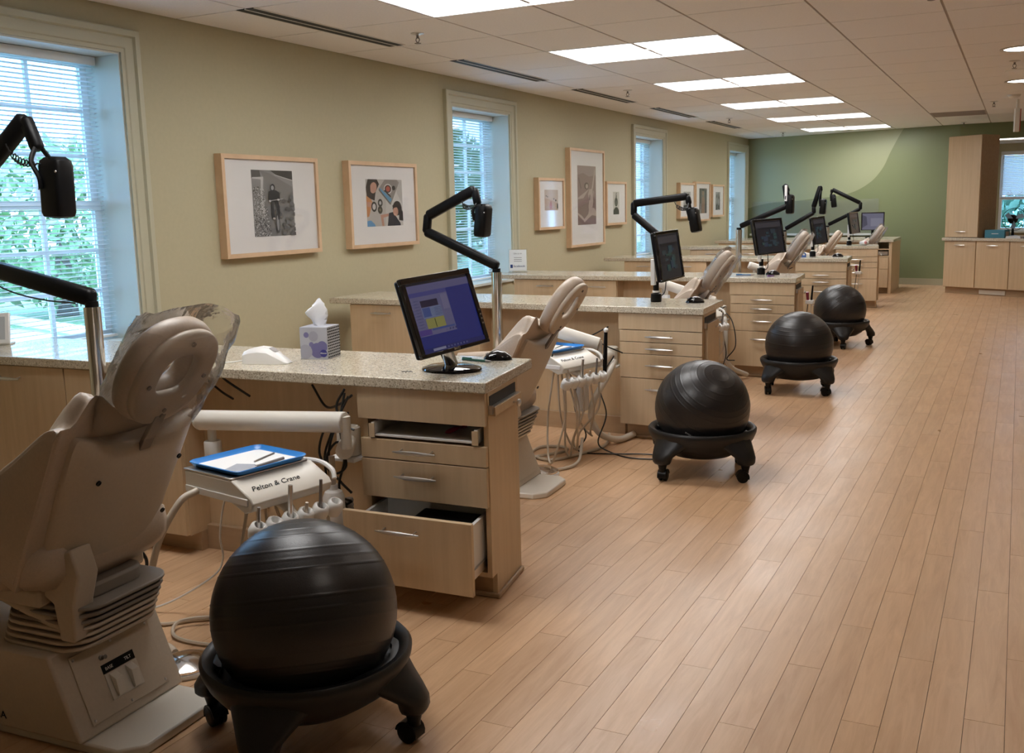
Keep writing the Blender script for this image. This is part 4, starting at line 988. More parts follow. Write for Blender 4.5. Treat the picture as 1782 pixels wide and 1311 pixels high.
# ------------------------------------------------------------------ lamp arms on chrome poles
def beam(mb, p, q, w_, h_):
    p, q = Vector(p), Vector(q); d = (q - p).normalized(); y = Vector((0, 1, 0)); n = d.cross(y).normalized(); rings = []
    L_ = (q - p).length
    for s, f in ((0, .55), (.004, .8), (.014, 1), (L_ - .014, 1), (L_ - .004, .8), (L_, .55)):
        c = p + d * s; rings.append([c + y * (a * w_ * .5 * f) + n * (b * h_ * .5 * f) for a, b in ((-1, -.6), (-.6, -1), (.6, -1), (1, -.6), (1, .6), (.6, 1), (-.6, 1), (-1, .6))])
    return mb.loft(rings)
def lamp_arm(Y, pole, elbow, e2, upper_end, wrist, head, tilt, label, coil=True, big=.82):
    """all points are (x, z) in the upright plane y = Y"""
    t = thing('dental_lamp', label, 'lamp', (pole[0], Y, 0), 0, 'black lamps on chrome poles')
    def V(p, dy=0): return (p[0] - pole[0], dy, p[1])
    MB().lathe([(.075, 0), (.075, .012), (.04, .02), (.032, .03)], 28).build('floor_flange', M_STEEL, t)
    MB().tube([(0, 0, .02), (0, 0, pole[1])], .030, 28).build('pole', M_CHROME, t)
    MB().tube([(0, 0, pole[1]), (0, 0, pole[1] + .02)], .024, 20).build('pole_collar', M_BLACK, t)
    sh_ = (pole[0], pole[1] + .032)
    beam(MB(), V((sh_[0] + .012, sh_[1])), V(elbow), .05, .062 * big).build('lower_arm', M_BLACKM, t, smooth=50)
    beam(MB(), V((elbow[0] + .004, elbow[1] - .01)), V((e2[0] + .004, e2[1] + .012)), .046, .052 * big).build('elbow', M_BLACKM, t, smooth=50)
    beam(MB(), V(e2), V(upper_end), .048, .066 * big).build('upper_arm', M_BLACKM, t, smooth=50)
    beam(MB(), V((upper_end[0] - .004, upper_end[1] + .004)), V(wrist), .044, .046 * big).build('wrist', M_BLACKM, t, smooth=50)
    hx, hz = head
    # fork
    for dy in (-.045, .045):
        MB().tube(cat([V((wrist[0], wrist[1] + .01), dy * .3), V((lerp(wrist[0], hx, .4) - .02, lerp(wrist[1], hz, .3)), dy), V((hx - .035, lerp(wrist[1], hz, .7)), dy), V((hx - .03, hz), dy)], 5), .009, 8).build('fork', M_BLACK, t)
    Hm = Matrix.Translation(V(head)) @ Matrix.Rotation(tilt, 4, 'Y')
    if big < 1: Hm = Hm @ Matrix.Diagonal((.66, 1.25, .84, 1))
    mb = MB(); mb.M = Hm; rings = []
    for z, f in ((-.105, .72), (-.100, .9), (-.085, 1), (.080, 1), (.100, .9), (.112, .62)):
        rings.append([(x * f, y * f, z) for x, y in rrect(.108, .082, .018, 3)])
    mb.loft(rings).build('lamp_head', M_BLACK, t, smooth=35)
    mb = MB(); mb.M = Hm; mb.lathe([(.028, -.106), (.03, -.108), (.0005, -.108)], 20).build('lens', mat('lamp_lens', (.2, .22, .25), .1), t)
    mb = MB(); mb.M = Hm; mb.box(.006, .014, -.035, .035, .103, .114).build('top_fin', M_BLACK, t)
    for sx, sz in ((.046, .06), (-.046, -.002)):
        mb = MB(); mb.M = Hm @ Matrix.Translation((sx, -.041, sz)) @ Matrix.Rotation(PI / 2, 4, 'X'); mb.lathe([(.005, 0), (.004, .002), (.0005, .003)], 10).build('screw', M_STEEL, t)
    if coil:
        a = Vector(V((lerp(e2[0], upper_end[0], .78), lerp(e2[1], upper_end[1], .78) - .03), -.03)); b = Vector(V((hx - .02, hz + .09), -.045)); pts = []
        m_ = (a + b) / 2 + Vector((-.02, -.02, -.05))
        for q in range(73):
            f = q / 72; c = a * (1 - f) ** 2 + m_ * 2 * f * (1 - f) + b * f * f; rr = .013 * math.sin(PI * f) ** .5 * (1 if .25 < f < .9 else .15)
            pts.append(c + Vector((math.cos(q * 1.05) * rr, 0, math.sin(q * 1.05) * rr)))
        MB().tube(pts, .0028, 5).build('coil_cord', M_CORD, t)
    return t
lamp1 = lamp_arm(2.6, (-3.024, 1.005), (-3.66, 1.165), (-3.655, 1.43), (-3.275, 1.69), (-3.225, 1.575), (-3.145, 1.435), math.radians(2), 'black lamp on chrome pole against the nearest window, largest of the six', True, 1.0)
cord_ = MB().tube(cat([(-.05, -.03, 1.02), (-.22, -.03, 1.03), (-.40, -.03, 1.06), (-.60, -.03, 1.13)]), .003, 6).build('hanging_wire', M_CORD, lamp1)
lamp_arm(5.05, (-2.624, .972), (-3.078, 1.205), (-3.062, 1.292), (-2.745, 1.435), (-2.730, 1.345), (-2.700, 1.258), math.radians(6), 'black lamp on chrome pole behind the lit blue monitor')
lamp_arm(7.35, (-2.405, 1.03), (-2.632, 1.258), (-2.630, 1.338), (-2.205, 1.382), (-2.195, 1.32), (-2.152, 1.205), math.radians(-10), 'black lamp with level upper arm in front of the three small pictures')
lamp4 = lamp_arm(9.95, (-2.467, 1.065), (-2.003, 1.285), (-2.005, 1.345), (-2.028, 1.487), (-1.995, 1.42), (-1.977, 1.298), math.radians(0), 'black lamp with rising lower arm behind the fourth monitor', False)
lamp_arm(12.65, (-2.575, .965), (-2.231, 1.187), (-2.236, 1.25), (-2.158, 1.500), (-2.15, 1.44), (-2.123, 1.255), math.radians(4), 'black lamp with steep upper arm on the fifth pole', False)
lamp_arm(14.85, (-2.425, .96), (-1.992, 1.203), (-1.992, 1.285), (-2.372, 1.480), (-2.380, 1.43), (-2.350, 1.318), math.radians(-8), 'black lamp on the farthest pole with arm folded back left', False)
MB().box(.447, .471, -.054, -.046, .265 + 1.065, .415 + 1.065).build('end_plate', M_WHITE2, lamp4, bevel=.003)

# ------------------------------------------------------------------ monitors
def monitor(base, ctr, yw, tl, rl, w_, h_, label, shapes, stand='arm', bz=.018, logo=None, zc=CT):
    t = thing('monitor', label, 'monitor', (base[0], base[1], zc), 0, 'computer monitors')
    Mx = Matrix.Translation((ctr[0] - base[0], ctr[1] - base[1], ctr[2] - zc)) @ Matrix.Rotation(yw, 4, 'Z') @ Matrix.Rotation(tl, 4, 'X') @ Matrix.Rotation(rl, 4, 'Y')
    def B(M_=Mx): mb = MB(); mb.M = M_; return mb
    fr = B(); ow, oh, iw, ih = w_ / 2, h_ / 2, w_ / 2 - bz, h_ / 2 - bz
    for (x0, x1, z0, z1) in ((-ow, ow, ih, oh), (-ow, ow, -oh, -ih - .006), (-ow, -iw, -ih - .006, ih), (iw, ow, -ih - .006, ih)): B().box(x0, x1, -.006, .010, z0, z1).build('bezel', M_GLOSSB, t, bevel=.002)
    B().box(-ow + .002, ow - .002, .010, .030, -oh + .002, oh - .002).build('rear_housing', M_BLACK, t, bevel=.008)
    B().box(-.11, .11, .030, .050, -.09, .09).build('rear_bulge', M_BLACK, t, bevel=.015)
    sc = B(); ms = []; 
    for q, (col, es, pl) in enumerate(shapes):
        es = es * (.6 if stand == 'oval' else 1.0); mm = mat('screen_' + ''.join('%02x' % int(255 * c) for c in col) + '_%d' % int(es * 100), (.01, .01, .012), .12, emit=col, es=es); ms.append(mm)
        sc.poly([(-iw + 2 * iw * u, -.0005 - q * .00025, -ih - .006 + (2 * ih + .006) * v) for u, v in pl], q)
    sc.build('screen', ms, t, smooth=0)
    for q in range(4): B().box(ow - bz * .75, ow - bz * .3, -.0075, -.006, -.02 - q * .016, -.014 - q * .016).build('button', M_GREY, t)
    if logo: text('lettering', logo, .014, Mx @ frame3((-.018, -.0065, -oh + .005), (1, 0, 0), (0, 0, 1)), M_STEEL, t)
    back = Mx @ Vector((0, .045, -.03))
    if stand == 'oval':
        MB().lathe([(.10, .0), (.112, .004), (.110, .010), (.085, .018), (.001, .022)], 36).build('foot', M_GLOSSB, t).scale = (1.0, .78, 1)
        MB().tube([(0, 0, .02), Vector((0, 0, .02)) * .55 + back * .45, back], [.024, .020, .022], 12).build('neck', M_CHROME, t)
        MB().tube([Vector((-.02, .03, .018)), back + Vector((-.01, .02, -.06))], .02, 8).build('neck_cover', M_BLACK, t)
    elif stand == 'arm':
        MB().lathe([(.030, 0), (.032, .006), (.030, .048), (.022, .052)], 18).build('clamp', M_BLACK, t)
        MB().tube([(0, 0, .05), (0, 0, .12)], .017, 12).build('post', M_BLACK, t)
        MB().tube([(0, 0, .055), (0, 0, .066)], .021, 14).build('collar', M_WHITE2, t)
        j = Vector((-.006, -.030, .115))
        for dy in (-.012, .012):
            MB().box(j.x - .012, j.x + .012, j.y + dy - .003, j.y + dy + .003, .10, back.z + .015).build('link', M_ALU, t, bevel=.002)
        MB().tube([Vector((j.x, j.y, back.z)), back], .014, 10).build('tilt_head', M_BLACK, t)
        MB().tube(cat([back + Vector((.02, 0, -.08)), Vector((.05, .01, .06)), Vector((.02, .02, .03))]), .003, 6).build('cable', M_CORD, t)
    else:
        MB().box(-.10, .10, -.07, .07, 0, .012).build('foot', M_BLACK, t, bevel=.005)
        MB().tube([(0, .02, .01), back], [.025, .02], 10).build('neck', M_BLACK, t)
    return t
def R4(u0, v0, u1, v1): return [(u0, v0), (u1, v0), (u1, v1), (u0, v1)]
full = R4(0, 0, 1, 1)
BL = (.035, .045, .24)
s1 = [(BL, .55, full), ((.16, .15, .30), .55, R4(0, .86, 1, .965)), ((.02, .02, .03), .6, R4(0, .965, 1, 1)), ((.10, .10, .33), .5, R4(0, .80, .60, .86)), ((.19, .18, .34), .5, R4(0, .24, .60, .80)),
      ((.035, .03, .07), .5, R4(.15, .64, .42, .735)), ((.20, .24, .40), .55, R4(.14, .48, .45, .635)), ((.09, .13, .36), .5, R4(.15, .50, .27, .63)), ((.33, .31, .10), .6, R4(.16, .33, .45, .475)), ((.05, .05, .03), .5, R4(.295, .34, .305, .465)),
      ((.11, .07, .30), .55, R4(.01, .25, .20, .33)), ((.24, .22, .38), .5, R4(.48, .56, .58, .78)), ((.08, .12, .36), .5, R4(.22, .30, .58, .325)), ((.03, .035, .15), .6, R4(0, 0, 1, .065)), ((.28, .28, .42), .6, R4(.14, .015, .34, .05))]
for q in range(7): s1.append(((.16, .16, .35), .5, R4(.37 + q * .05, .02, .395 + q * .05, .045)))
for q in range(10): s1.append(((.08, .08, .22), .5, R4(.03, .36 + q * .042, .11, .366 + q * .042)))
for q in range(6): s1.append(((.06, .06, .18), .5, R4(.31, .50 + q * .021, .42, .505 + q * .021)))
for q in range(3): s1.append(((.05, .05, .18), .5, R4(.46 + q * .045, .26, .48 + q * .045, .285)))
monitor((-1.765, 3.035), (-1.744, 2.97, .977), math.radians(78.8), math.radians(-16.8), math.radians(-2.9), .36, .275, 'black monitor on oval glossy foot showing a lit blue desktop', s1, 'oval', .02, 'BenQ')
def dark(seed):
    r = random.Random(seed); s = [((.012, .012, .015), .9, full), ((.03, .028, .032), .9, R4(.02, .80, .98, .95)), ((.008, .008, .01), 1, R4(.15, .74, .85, .79))]
    for q in range(16):
        u = r.uniform(.15, .7); v = r.uniform(.15, .62); s.append(((.018, .024 + r.random() * .016, .03 + r.random() * .012), .9, R4(u, v, u + r.uniform(.06, .18), v + r.uniform(.04, .16))))
    return s
MON = [((-1.875, 5.62), (-1.787, 5.6, 1.036), 86.3, -8.5, -1.4, .354, .283, 'dark monitor on a silver arm at the second workstation'),
       ((-1.80, 7.98), (-1.733, 7.95, 1.062), 63, -10.5, -1.8, .344, .276, 'dark monitor on an arm at the third workstation'),
       ((-1.88, 10.66), (-1.814, 10.65, 1.030), 78.4, -9.8, -1.5, .343, .276, 'dark monitor on an arm at the fourth workstation'),
       ((-1.92, 13.42), (-1.859, 13.4, 1.043), 79.9, -8.9, -.7, .335, .27, 'dark narrow monitor on an arm at the fifth workstation')]
for k, (bs, ct, yw, tl, rl, w_, h_, lb) in enumerate(MON):
    monitor(bs, ct, math.radians(yw), math.radians(tl), math.radians(rl), w_, h_, lb, dark(k + 3))
s6 = [((.12, .12, .17), .8, full), ((.06, .06, .09), .8, [(0, .1), (.25, .3), (.2, .8), (0, .9)]), ((.17, .17, .22), .8, R4(.4, .2, .95, .7))]
monitor((-1.95, 15.95), (-1.935, 15.8, 1.012), math.radians(8), math.radians(-6), 0, .325, .262, 'wide dark grey monitor at the farthest counter before the green wall', s6, 'foot', .016)

# ------------------------------------------------------------------ counter things
def mouse(x, y, rz, label, s_=1.0):
    t = thing('computer_mouse', label, 'mouse', (x, y, CT + .001), rz, 'black computer mice')
    rings = []
    for u, hw_, hh in ((-.052, .012, .006), (-.046, .024, .016), (-.025, .031, .030), (0, .032, .036), (.025, .030, .031), (.045, .024, .019), (.054, .012, .008)):
        ring = []
        for j in range(17):
            a = PI * j / 16; ring.append((u * s_, math.cos(a) * hw_ * s_, max(0, math.sin(a)) ** .8 * hh * s_))
        rings.append(ring)
    MB().loft(rings).build('shell', M_GLOSSB, t, smooth=60)
    MB().tube([(.036 * s_, 0, .024 * s_), (.046 * s_, 0, .019 * s_)], .004, 8).build('scroll_wheel', M_GREY, t)
    for sy in (-1, 1): MB().box(.012 * s_, .03 * s_, sy * .030 * s_, sy * .0325 * s_, .010 * s_, .018 * s_).build('side_grip', M_BLACKM, t)
    return t
mouse(-1.72, 3.335 - .03, math.radians(205), 'glossy black mouse at the right end of the nearest countertop', 1.0)
mouse(-1.64, 5.62, math.radians(190), 'black mouse at the right end of the second countertop')
mouse(-1.70, 7.95, math.radians(185), 'black mouse at the right end of the third countertop')
mouse(-1.62, 10.60, math.radians(180), 'black mouse at the right end of the fourth countertop')
def pen(x, y, rz, m, label, ln=.14, z=CT):
    t = thing('pen', label, 'pen', (x, y, z + .005), rz)
    MB().tube([(-ln / 2, 0, 0), (ln * .30, 0, 0)], .0048, 8).build('barrel', m, t)
    MB().tube([(ln * .30, 0, 0), (ln * .46, 0, 0), (ln * .5, 0, 0)], [.0048, .003, .001], 8).build('tip', M_GREY, t)
    MB().box(-ln / 2, -ln * .18, -.0015, .0015, .004, .0075).build('clip', m, t)
pen(-1.775, 3.24, math.radians(-11), mat('pen_green', (.005, .06, .04), .4), 'dark green pen beside the oval monitor foot')
pen(-1.89, 7.84, math.radians(15), mat('pen_blue', (.03, .12, .30), .4), 'blue pen on the third countertop left of the monitor arm')
pen(-1.67, 7.75, math.radians(50), mat('pen_violet', (.20, .10, .35), .4), 'short violet pen near the mouse on the third countertop', .07)
t = thing('tape_roll', 'small blue tape dispenser on the fourth countertop', 'tape', (-1.95, 10.52, CT), .3)
MB().box(-.03, .03, -.012, .012, 0, .014).build('stand', mat('tape_blue', (.05, .13, .40), .4), t, bevel=.003)
MB().lathe([(.010, -.008), (.022, -.008), (.022, .008), (.010, .008)], 18, (.008, 0, .026), rot=Matrix.Rotation(PI / 2, 3, 'X'), close=True).build('roll', mat('tape_blue', (.05, .13, .40), .4), t)
t = thing('plush_toy', 'small white and pink bundle on the fifth countertop', 'bundle', (-1.72, 13.28, CT), 0)
MB().ball((0, 0, .03), .06, .045, .032).build('body', M_WHITE2, t)
MB().ball((.02, -.03, .035), .02).build('spot', mat('pale_pink', (.6, .25, .25), .6), t)
for (x_, y_, z_, lb) in ((-1.40, 10.44, .60, 'fourth'), (-1.38, 7.76, .56, 'third')):
    t = thing('handpiece_holder', 'hanging handpieces with red grips at the end of the %s workstation' % lb, 'handpieces', (x_, y_, 0), 0)
    MB().box(-.03, .03, -.03, .03, z_, z_ + .03).build('bracket', M_WHITE2, t, bevel=.006)
    MB().tube([(.01, 0, z_ + .02), (.02, -.01, z_ + .14)], [.008, .006], 8).build('wand', M_BLACK, t)
    MB().tube([(-.015, 0, z_ + .02), (-.018, -.02, z_ + .09)], [.009, .012], 8).build('grip', mat('grip_red', (.25, .02, .05), .4), t)
    MB().tube(cat([(.01, 0, z_), (.0, .0, z_ - .2), (.02, .02, z_ - .4), (-.02, .03, .02)]), .004, 6).build('hose', M_HOSE, t)
    MB().tube(cat([(-.015, 0, z_), (-.03, .0, z_ - .2), (.0, .02, z_ - .38), (.04, .03, .02)]), .003, 6).build('hose', M_CORD, t)
# white scanner
t = thing('wired_scanner', 'white wedge shaped device lying on the nearest countertop', 'device', (-2.535, 2.965, CT), math.radians(12))
rings = []
for u, hw_, h0 in ((-.085, .036, .045), (-.06, .040, .056), (-.02, .042, .064), (.02, .042, .060), (.05, .040, .040), (.085, .030, .012), (.098, .020, .004)):
    rings.append([(u, -hw_, 0), (u, hw_, 0), (u, hw_ * .95, h0 * .72), (u, hw_ * .5, h0), (u, -hw_ * .5, h0), (u, -hw_ * .95, h0 * .72)])
MB().loft(rings).build('body', M_WHITE2, t, bevel=.004, smooth=60)
MB().add([(.022, -.018, .0605), (.022, .018, .0605), (.046, .016, .0450), (.046, -.016, .0450)], [(0, 1, 2, 3)]).build('button_strip', M_GREY, t)
MB().tube(cat([(-.085, 0, .012), (-.12, -.01, .006), (-.17, -.04, .004)]), .0025, 6).build('cable', M_WHITE2, t)
# tissue box
t = thing('tissue_box', 'square grey and violet tissue box on the nearest countertop', 'tissue box', (-2.425, 3.155, CT), math.radians(12))
MB().box(-.0575, .0575, -.0575, .0575, 0, .125).build('carton', mat('tissue_card', (.40, .41, .46), .45), t, bevel=.001)
mb = MB()
for q in range(11):
    for p_ in range(7):
        z = .006 + q * .0109; yy = -.054 + p_ * .0162 + (.004 if q % 2 else 0)
        mb.box(.0576, .0584, yy, yy + .0105, z, z + .0045)
o = mb.build('dash_pattern', M_BLACKM, t); o['kind'] = 'stuff'
mb = MB()
for cx, cz, r_, c_ in ((-.03, .095, .011, 0), (.015, .035, .030, 1), (-.035, .03, .028, 2), (.035, .05, .022, 1), (-.01, .058, .010, 0), (.0, .09, .02, 2)):
    pl = [(min(.056, max(-.056, cx + r_ * math.cos(2 * PI * q / 18))), -.0577 - .0002 * c_ - .00005 * len(mb.f), min(.124, max(.002, cz + r_ * math.sin(2 * PI * q / 18)))) for q in range(18)]
    mb.poly(pl, c_)
mb.build('print', [mat('print_violet', (.16, .15, .30), .5), mat('print_violet2', (.14, .13, .28), .5), mat('print_grey', (.32, .32, .38), .5)], t, smooth=0)
MB().poly([(.040 + .015 * math.cos(2 * PI * q / 18), -.0586, .024 + .015 * math.sin(2 * PI * q / 18)) for q in range(18)]).build('badge', mat('badge_blue', (.03, .03, .20), .5), t, smooth=0)
text('lettering', 'Kleenex', .0078, frame3((.0265, -.0588, .0225), (1, 0, 0), (0, 0, 1)), M_WHITE2, t, shear=.2)
MB().prism(rrect(.07, .03, .014), .1251, .1258).build('opening', mat('tissue_slot', (.6, .6, .65), .5), t)
rings = []
for z, w_, tw, ox in ((.124, .020, .0, 0), (.140, .026, .2, -.004), (.160, .034, .5, -.010), (.178, .040, .8, -.012), (.196, .034, 1.1, -.006), (.212, .022, 1.2, .002), (.222, .006, 1.3, .006)):
    ring = []
    for j in range(20):
        a = 2 * PI * j / 20; rr = w_ * (1 + .35 * math.sin(3 * a + z * 60)); ring.append((ox + rr * math.cos(a + tw) * 1.0, rr * math.sin(a + tw) * .45, z + .012 * math.sin(2 * a)))
    rings.append(ring)
MB().loft(rings, caps=False).build('tissue', mat('tissue_paper', (.82, .83, .86), .8), t, smooth=50)
# white device at the left border
t = thing('photo_frame', 'white framed tablet leaning by the nearest window at the left border', 'frame', (-4.175, 2.99, CT), math.radians(35))
Mx = Matrix.Rotation(math.radians(-15), 4, 'X')
mb = MB(); mb.M = Mx; mb.box(-.10, .10, -.008, .008, .004, .15).build('casing', M_WHITE2, t, bevel=.006)
mb = MB(); mb.M = Mx; mb.box(-.08, .08, -.0095, -.008, .025, .13).build('display', mat('grey_panel', (.45, .47, .48), .4), t)
MB().box(-.10, .10, .0, .07, 0, .008).build('foot', M_WHITE2, t, bevel=.002)
# small bits
t = thing('keys', 'tiny loose grey clips beside the oval monitor foot', 'clips', (-1.905, 2.93, CT), .4)
for q in range(3): MB().tube(cat([(q * .012, 0, .003), (q * .012 + .006, .008, .004), (q * .012 + .012, 0, .003)]), .0018, 5).build('clip', M_GREY, t)
# acrylic sign
t = thing('sign_holder', 'clear acrylic sign holder with white card on the third countertop by the wall', 'sign', (-3.97, 8.06, CT), math.radians(20))
MB().box(-.085, .085, -.004, .004, .004, .205).build('acrylic_front', M_ACRYL, t, bevel=.001)
MB().box(-.085, .085, -.045, .045, 0, .004).build('acrylic_foot', M_ACRYL, t, bevel=.001)
MB().box(-.076, .076, .0045, .0055, .012, .198).build('card', M_PAPER, t)
MB().box(-.076, .076, -.0055, -.0045, .012, .198).build('card', M_PAPER, t)
text('lettering', 'Like us on', .018, frame3((0, -.006, .16), (1, 0, 0), (0, 0, 1)), M_GREY, t, align='CENTER')
text('lettering', 'facebook', .028, frame3((.012, -.006, .045), (1, 0, 0), (0, 0, 1)), mat('fb_navy', (.02, .04, .16), .5), t, align='CENTER')
MB().box(-.068, -.046, -.0062, -.0056, .038, .068).build('badge', mat('fb_navy', (.02, .04, .16), .5), t)
for q in range(3): MB().box(-.035, .035, -.0062, -.0056, .095 + q * .016, .099 + q * .016).build('text_line', M_GREY, t)

# ------------------------------------------------------------------ pictures
def picture(y0, y1, z0, z1, py0, py1, pz0, pz1, shapes, label, bgc, fwd_=.055, rail=.026):
    t = thing('framed_picture', label, 'picture', (WX, (y0 + y1) / 2, (z0 + z1) / 2), 0, 'framed pictures on the olive wall')
    hw_, hh = (y1 - y0) / 2, (z1 - z0) / 2; cy, cz = (y0 + y1) / 2, (z0 + z1) / 2
    for s_ in (-1, 1):
        MB().add([(0, s_ * hw_, -hh), (fwd_, s_ * hw_, -hh), (fwd_, s_ * (hw_ - rail), -hh + rail), (0, s_ * (hw_ - rail), -hh + rail), (0, s_ * hw_, hh), (fwd_, s_ * hw_, hh), (fwd_, s_ * (hw_ - rail), hh - rail), (0, s_ * (hw_ - rail), hh - rail)],
                 [(0, 1, 2, 3), (4, 7, 6, 5), (0, 4, 5, 1), (1, 5, 6, 2), (2, 6, 7, 3), (3, 7, 4, 0)]).build('frame_rail', M_FRAME, t, smooth=0)
        MB().add([(0, -hw_, s_ * hh), (fwd_, -hw_, s_ * hh), (fwd_, -hw_ + rail, s_ * (hh - rail)), (0, -hw_ + rail, s_ * (hh - rail)), (0, hw_, s_ * hh), (fwd_, hw_, s_ * hh), (fwd_, hw_ - rail, s_ * (hh - rail)), (0, hw_ - rail, s_ * (hh - rail))],
                 [(0, 1, 2, 3), (4, 7, 6, 5), (0, 4, 5, 1), (1, 5, 6, 2), (2, 6, 7, 3), (3, 7, 4, 0)]).build('frame_rail', M_FRAME, t, smooth=0)
    MB().box(.004, .040, -hw_ + rail, hw_ - rail, -hh + rail, hh - rail).build('mat_board', M_MATB, t, smooth=0)
    mb = MB(); ms = [mat('ink_%02x%02x%02x' % tuple(int(255 * c) for c in bgc), bgc, .6)]
    def uv(u, v, q): return (.0405 + q * .000012, py0 - cy + (py1 - py0) * u, pz0 - cz + (pz1 - pz0) * v)
    mb.poly([uv(u, v, 0) for u, v in full], 0)
    for q, (col, pl) in enumerate(shapes):
        m_ = mat('ink_%02x%02x%02x' % tuple(int(255 * c) for c in col), col, .6)
        if m_ not in ms: ms.append(m_)
        mb.poly([uv(min(1, max(0, u)), min(1, max(0, v)), q + 1) for u, v in pl], ms.index(m_))
    mb.build('print', ms, t, smooth=0)
    MB().box(.046, .048, -hw_ + rail, hw_ - rail, -hh + rail, hh - rail).build('glazing', M_PICGLASS, t, smooth=0)
    return t
def ell(cu, cv, a, b, n=18, rot=0):
    return [(cu + a * math.cos(2 * PI * q / n) * math.cos(rot) - b * math.sin(2 * PI * q / n) * math.sin(rot), cv + a * math.cos(2 * PI * q / n) * math.sin(rot) + b * math.sin(2 * PI * q / n) * math.cos(rot)) for q in range(n)]
def g(v): return (v, v, v)
r_ = random.Random(3)
p1 = [(g(.22), [(.2, 1), (.45, .95), (1, .75), (1, 0), (.3, 0), (.25, .5), (.3, .88)]), (g(.05), [(.45, 1), (1, 1), (1, .86), (.6, .93)]), (g(.55), [(.55, .93), (1, .845), (1, .86), (.55, .94)]), (g(.09), [(0, 1), (.2, 1), (.22, .9), (0, .88)]), (g(.6), [(.02, .89), (.28, .9), (.24, .6), (.3, .35), (.2, .35), (.2, .6), (.22, .86), (.02, .87)]), (g(.28), [(0, .86), (.2, .8), (.2, .4), (.4, .0), (0, 0)])]
for q in range(520):
    u, v = r_.uniform(0, .42), r_.uniform(0, .74)
    if u > .2 + .2 * (1 - v): continue
    s_ = r_.uniform(.010, .022); p1.append((g(r_.choice((.02, .04, .6, .75))), [(u, v), (u + s_, v + s_ * .3), (u + s_ * .8, v + s_), (u - s_ * .2, v + s_ * .7)]))
for q in range(40):
    u, v = r_.uniform(.5, 1), r_.uniform(.02, .7); p1.append((g(r_.uniform(.10, .16)), ell(u, v, .05, .03)))
p1 += [(g(.02), ell(.48, .74, .055, .055)), (g(.3), ell(.47, .735, .035, .035)), (g(.02), [(.38, .68), (.44, .70), (.55, .70), (.64, .66), (.64, .56), (.58, .52), (.42, .52), (.36, .56)]), (g(.35), [(.36, .54), (.72, .575), (.72, .565), (.36, .53)]), (g(.5), ell(.395, .535, .03, .015)), (g(.5), ell(.60, .555, .03, .015)),
       (g(.03), [(.42, .52), (.48, .52), (.48, .38), (.50, .27), (.43, .27), (.42, .38)]), (g(.03), [(.52, .52), (.60, .52), (.63, .36), (.60, .28), (.56, .34)]), (g(.05), ell(.56, .20, .05, .16)), (g(.24), ell(.56, .20, .03, .12)), (g(.03), [(.53, .48), (.56, .48), (.59, .25), (.57, .25)]), (g(.45), ell(.47, .27, .03, .015))]
picture(4.59, 5.50, 1.07, 1.682, 4.855, 5.245, 1.19, 1.595, p1, 'black and white cyclist photograph in maple frame nearest the camera', g(.30))
SKN = (.55, .30, .22)
p2 = [((.62, .61, .58), [(.5, 0), (1, 0), (1, 1), (.55, 1)]), ((.50, .49, .47), [(.80, 1), (1, 1), (1, .45), (.85, .7)]), ((.30, .28, .26), [(.34, .80), (.52, 1), (.86, 1), (.92, .94), (.66, .45)]), ((.10, .30, .50), [(.34, .79), (.38, .82), (.70, .58), (.64, .50)]), ((.16, .15, .15), [(.34, .77), (.64, .46), (.66, .49), (.36, .80)]), ((.62, .60, .58), ell(.60, .80, .115, .11)), ((.05, .03, .03), ell(.60, .80, .09, .085)), ((.42, .08, .05), ell(.60, .80, .06, .06)), ((.04, .04, .04), ell(.76, .82, .05, .05)), ((.03, .03, .03), [(.48, .76), (.66, .62), (.68, .64), (.52, .78)]),
      ((.03, .02, .02), [(.0, .82), (.06, 1), (.30, 1), (.36, .9), (.26, .74), (.22, .55), (.02, .62)]), (SKN, ell(.20, .82, .09, .12, rot=-.3)), ((.02, .015, .015), [(.06, 1), (.24, .97), (.12, .9), (.12, .72), (.05, .74)]), ((.60, .26, .10), [(0, .66), (.12, .58), (.16, .52), (.06, .22), (0, .2)]), (SKN, [(.0, .52), (.12, .52), (.20, .47), (.18, .40), (.02, .42)]), ((.03, .03, .03), ell(.20, .42, .075, .11)), ((.62, .61, .60), ell(.20, .42, .045, .065)), ((.03, .03, .03), ell(.37, .50, .065, .085)), ((.5, .5, .5), ell(.37, .50, .03, .04)), ((.04, .035, .03), ell(.36, .35, .065, .085)), ((.20, .18, .10), ell(.36, .35, .025, .03)), ((.12, .33, .60), [(0, .12), (.10, .13), (.20, .05), (.22, 0), (0, 0)]),
      (SKN, [(.36, .24), (.58, .27), (.62, .22), (.44, .18), (.46, 0), (.40, 0)]), ((.012, .015, .035), [(.60, .28), (.72, .30), (.80, .2), (.92, .05), (.92, 0), (.55, 0)]), ((.02, .015, .015), ell(.84, .38, .13, .16)), ((.02, .015, .015), [(.9, .45), (1, .3), (1, .1), (.88, .12)]), (SKN, ell(.79, .31, .075, .10)), ((.02, .015, .015), [(.70, .44), (.86, .50), (.90, .40), (.80, .40), (.72, .38)]), ((.7, .5, .45), [(.74, .26), (.80, .255), (.77, .235)])]
picture(5.845, 6.735, 1.07, 1.68, 6.06, 6.535, 1.22, 1.557, p2, 'colour photograph of two friends with a record player in maple frame', (.52, .50, .47))
p3 = [((.55, .40, .28), [(0, 0), (1, 0), (1, .3), (.5, .5), (0, .6)]), ((.50, .18, .16), ell(.45, .2, .10, .18)), ((.42, .12, .10), ell(.47, .38, .05, .07)), ((.05, .04, .04), ell(.12, .70, .04, .03)), ((.05, .04, .04), ell(.22, .66, .04, .03)), ((.05, .04, .04), ell(.83, .48, .05, .05)), ((.04, .04, .04), [(.9, .1), (1, .05), (1, .3), (.92, .35)]), ((.05, .04, .04), ell(.68, .55, .05, .03))]
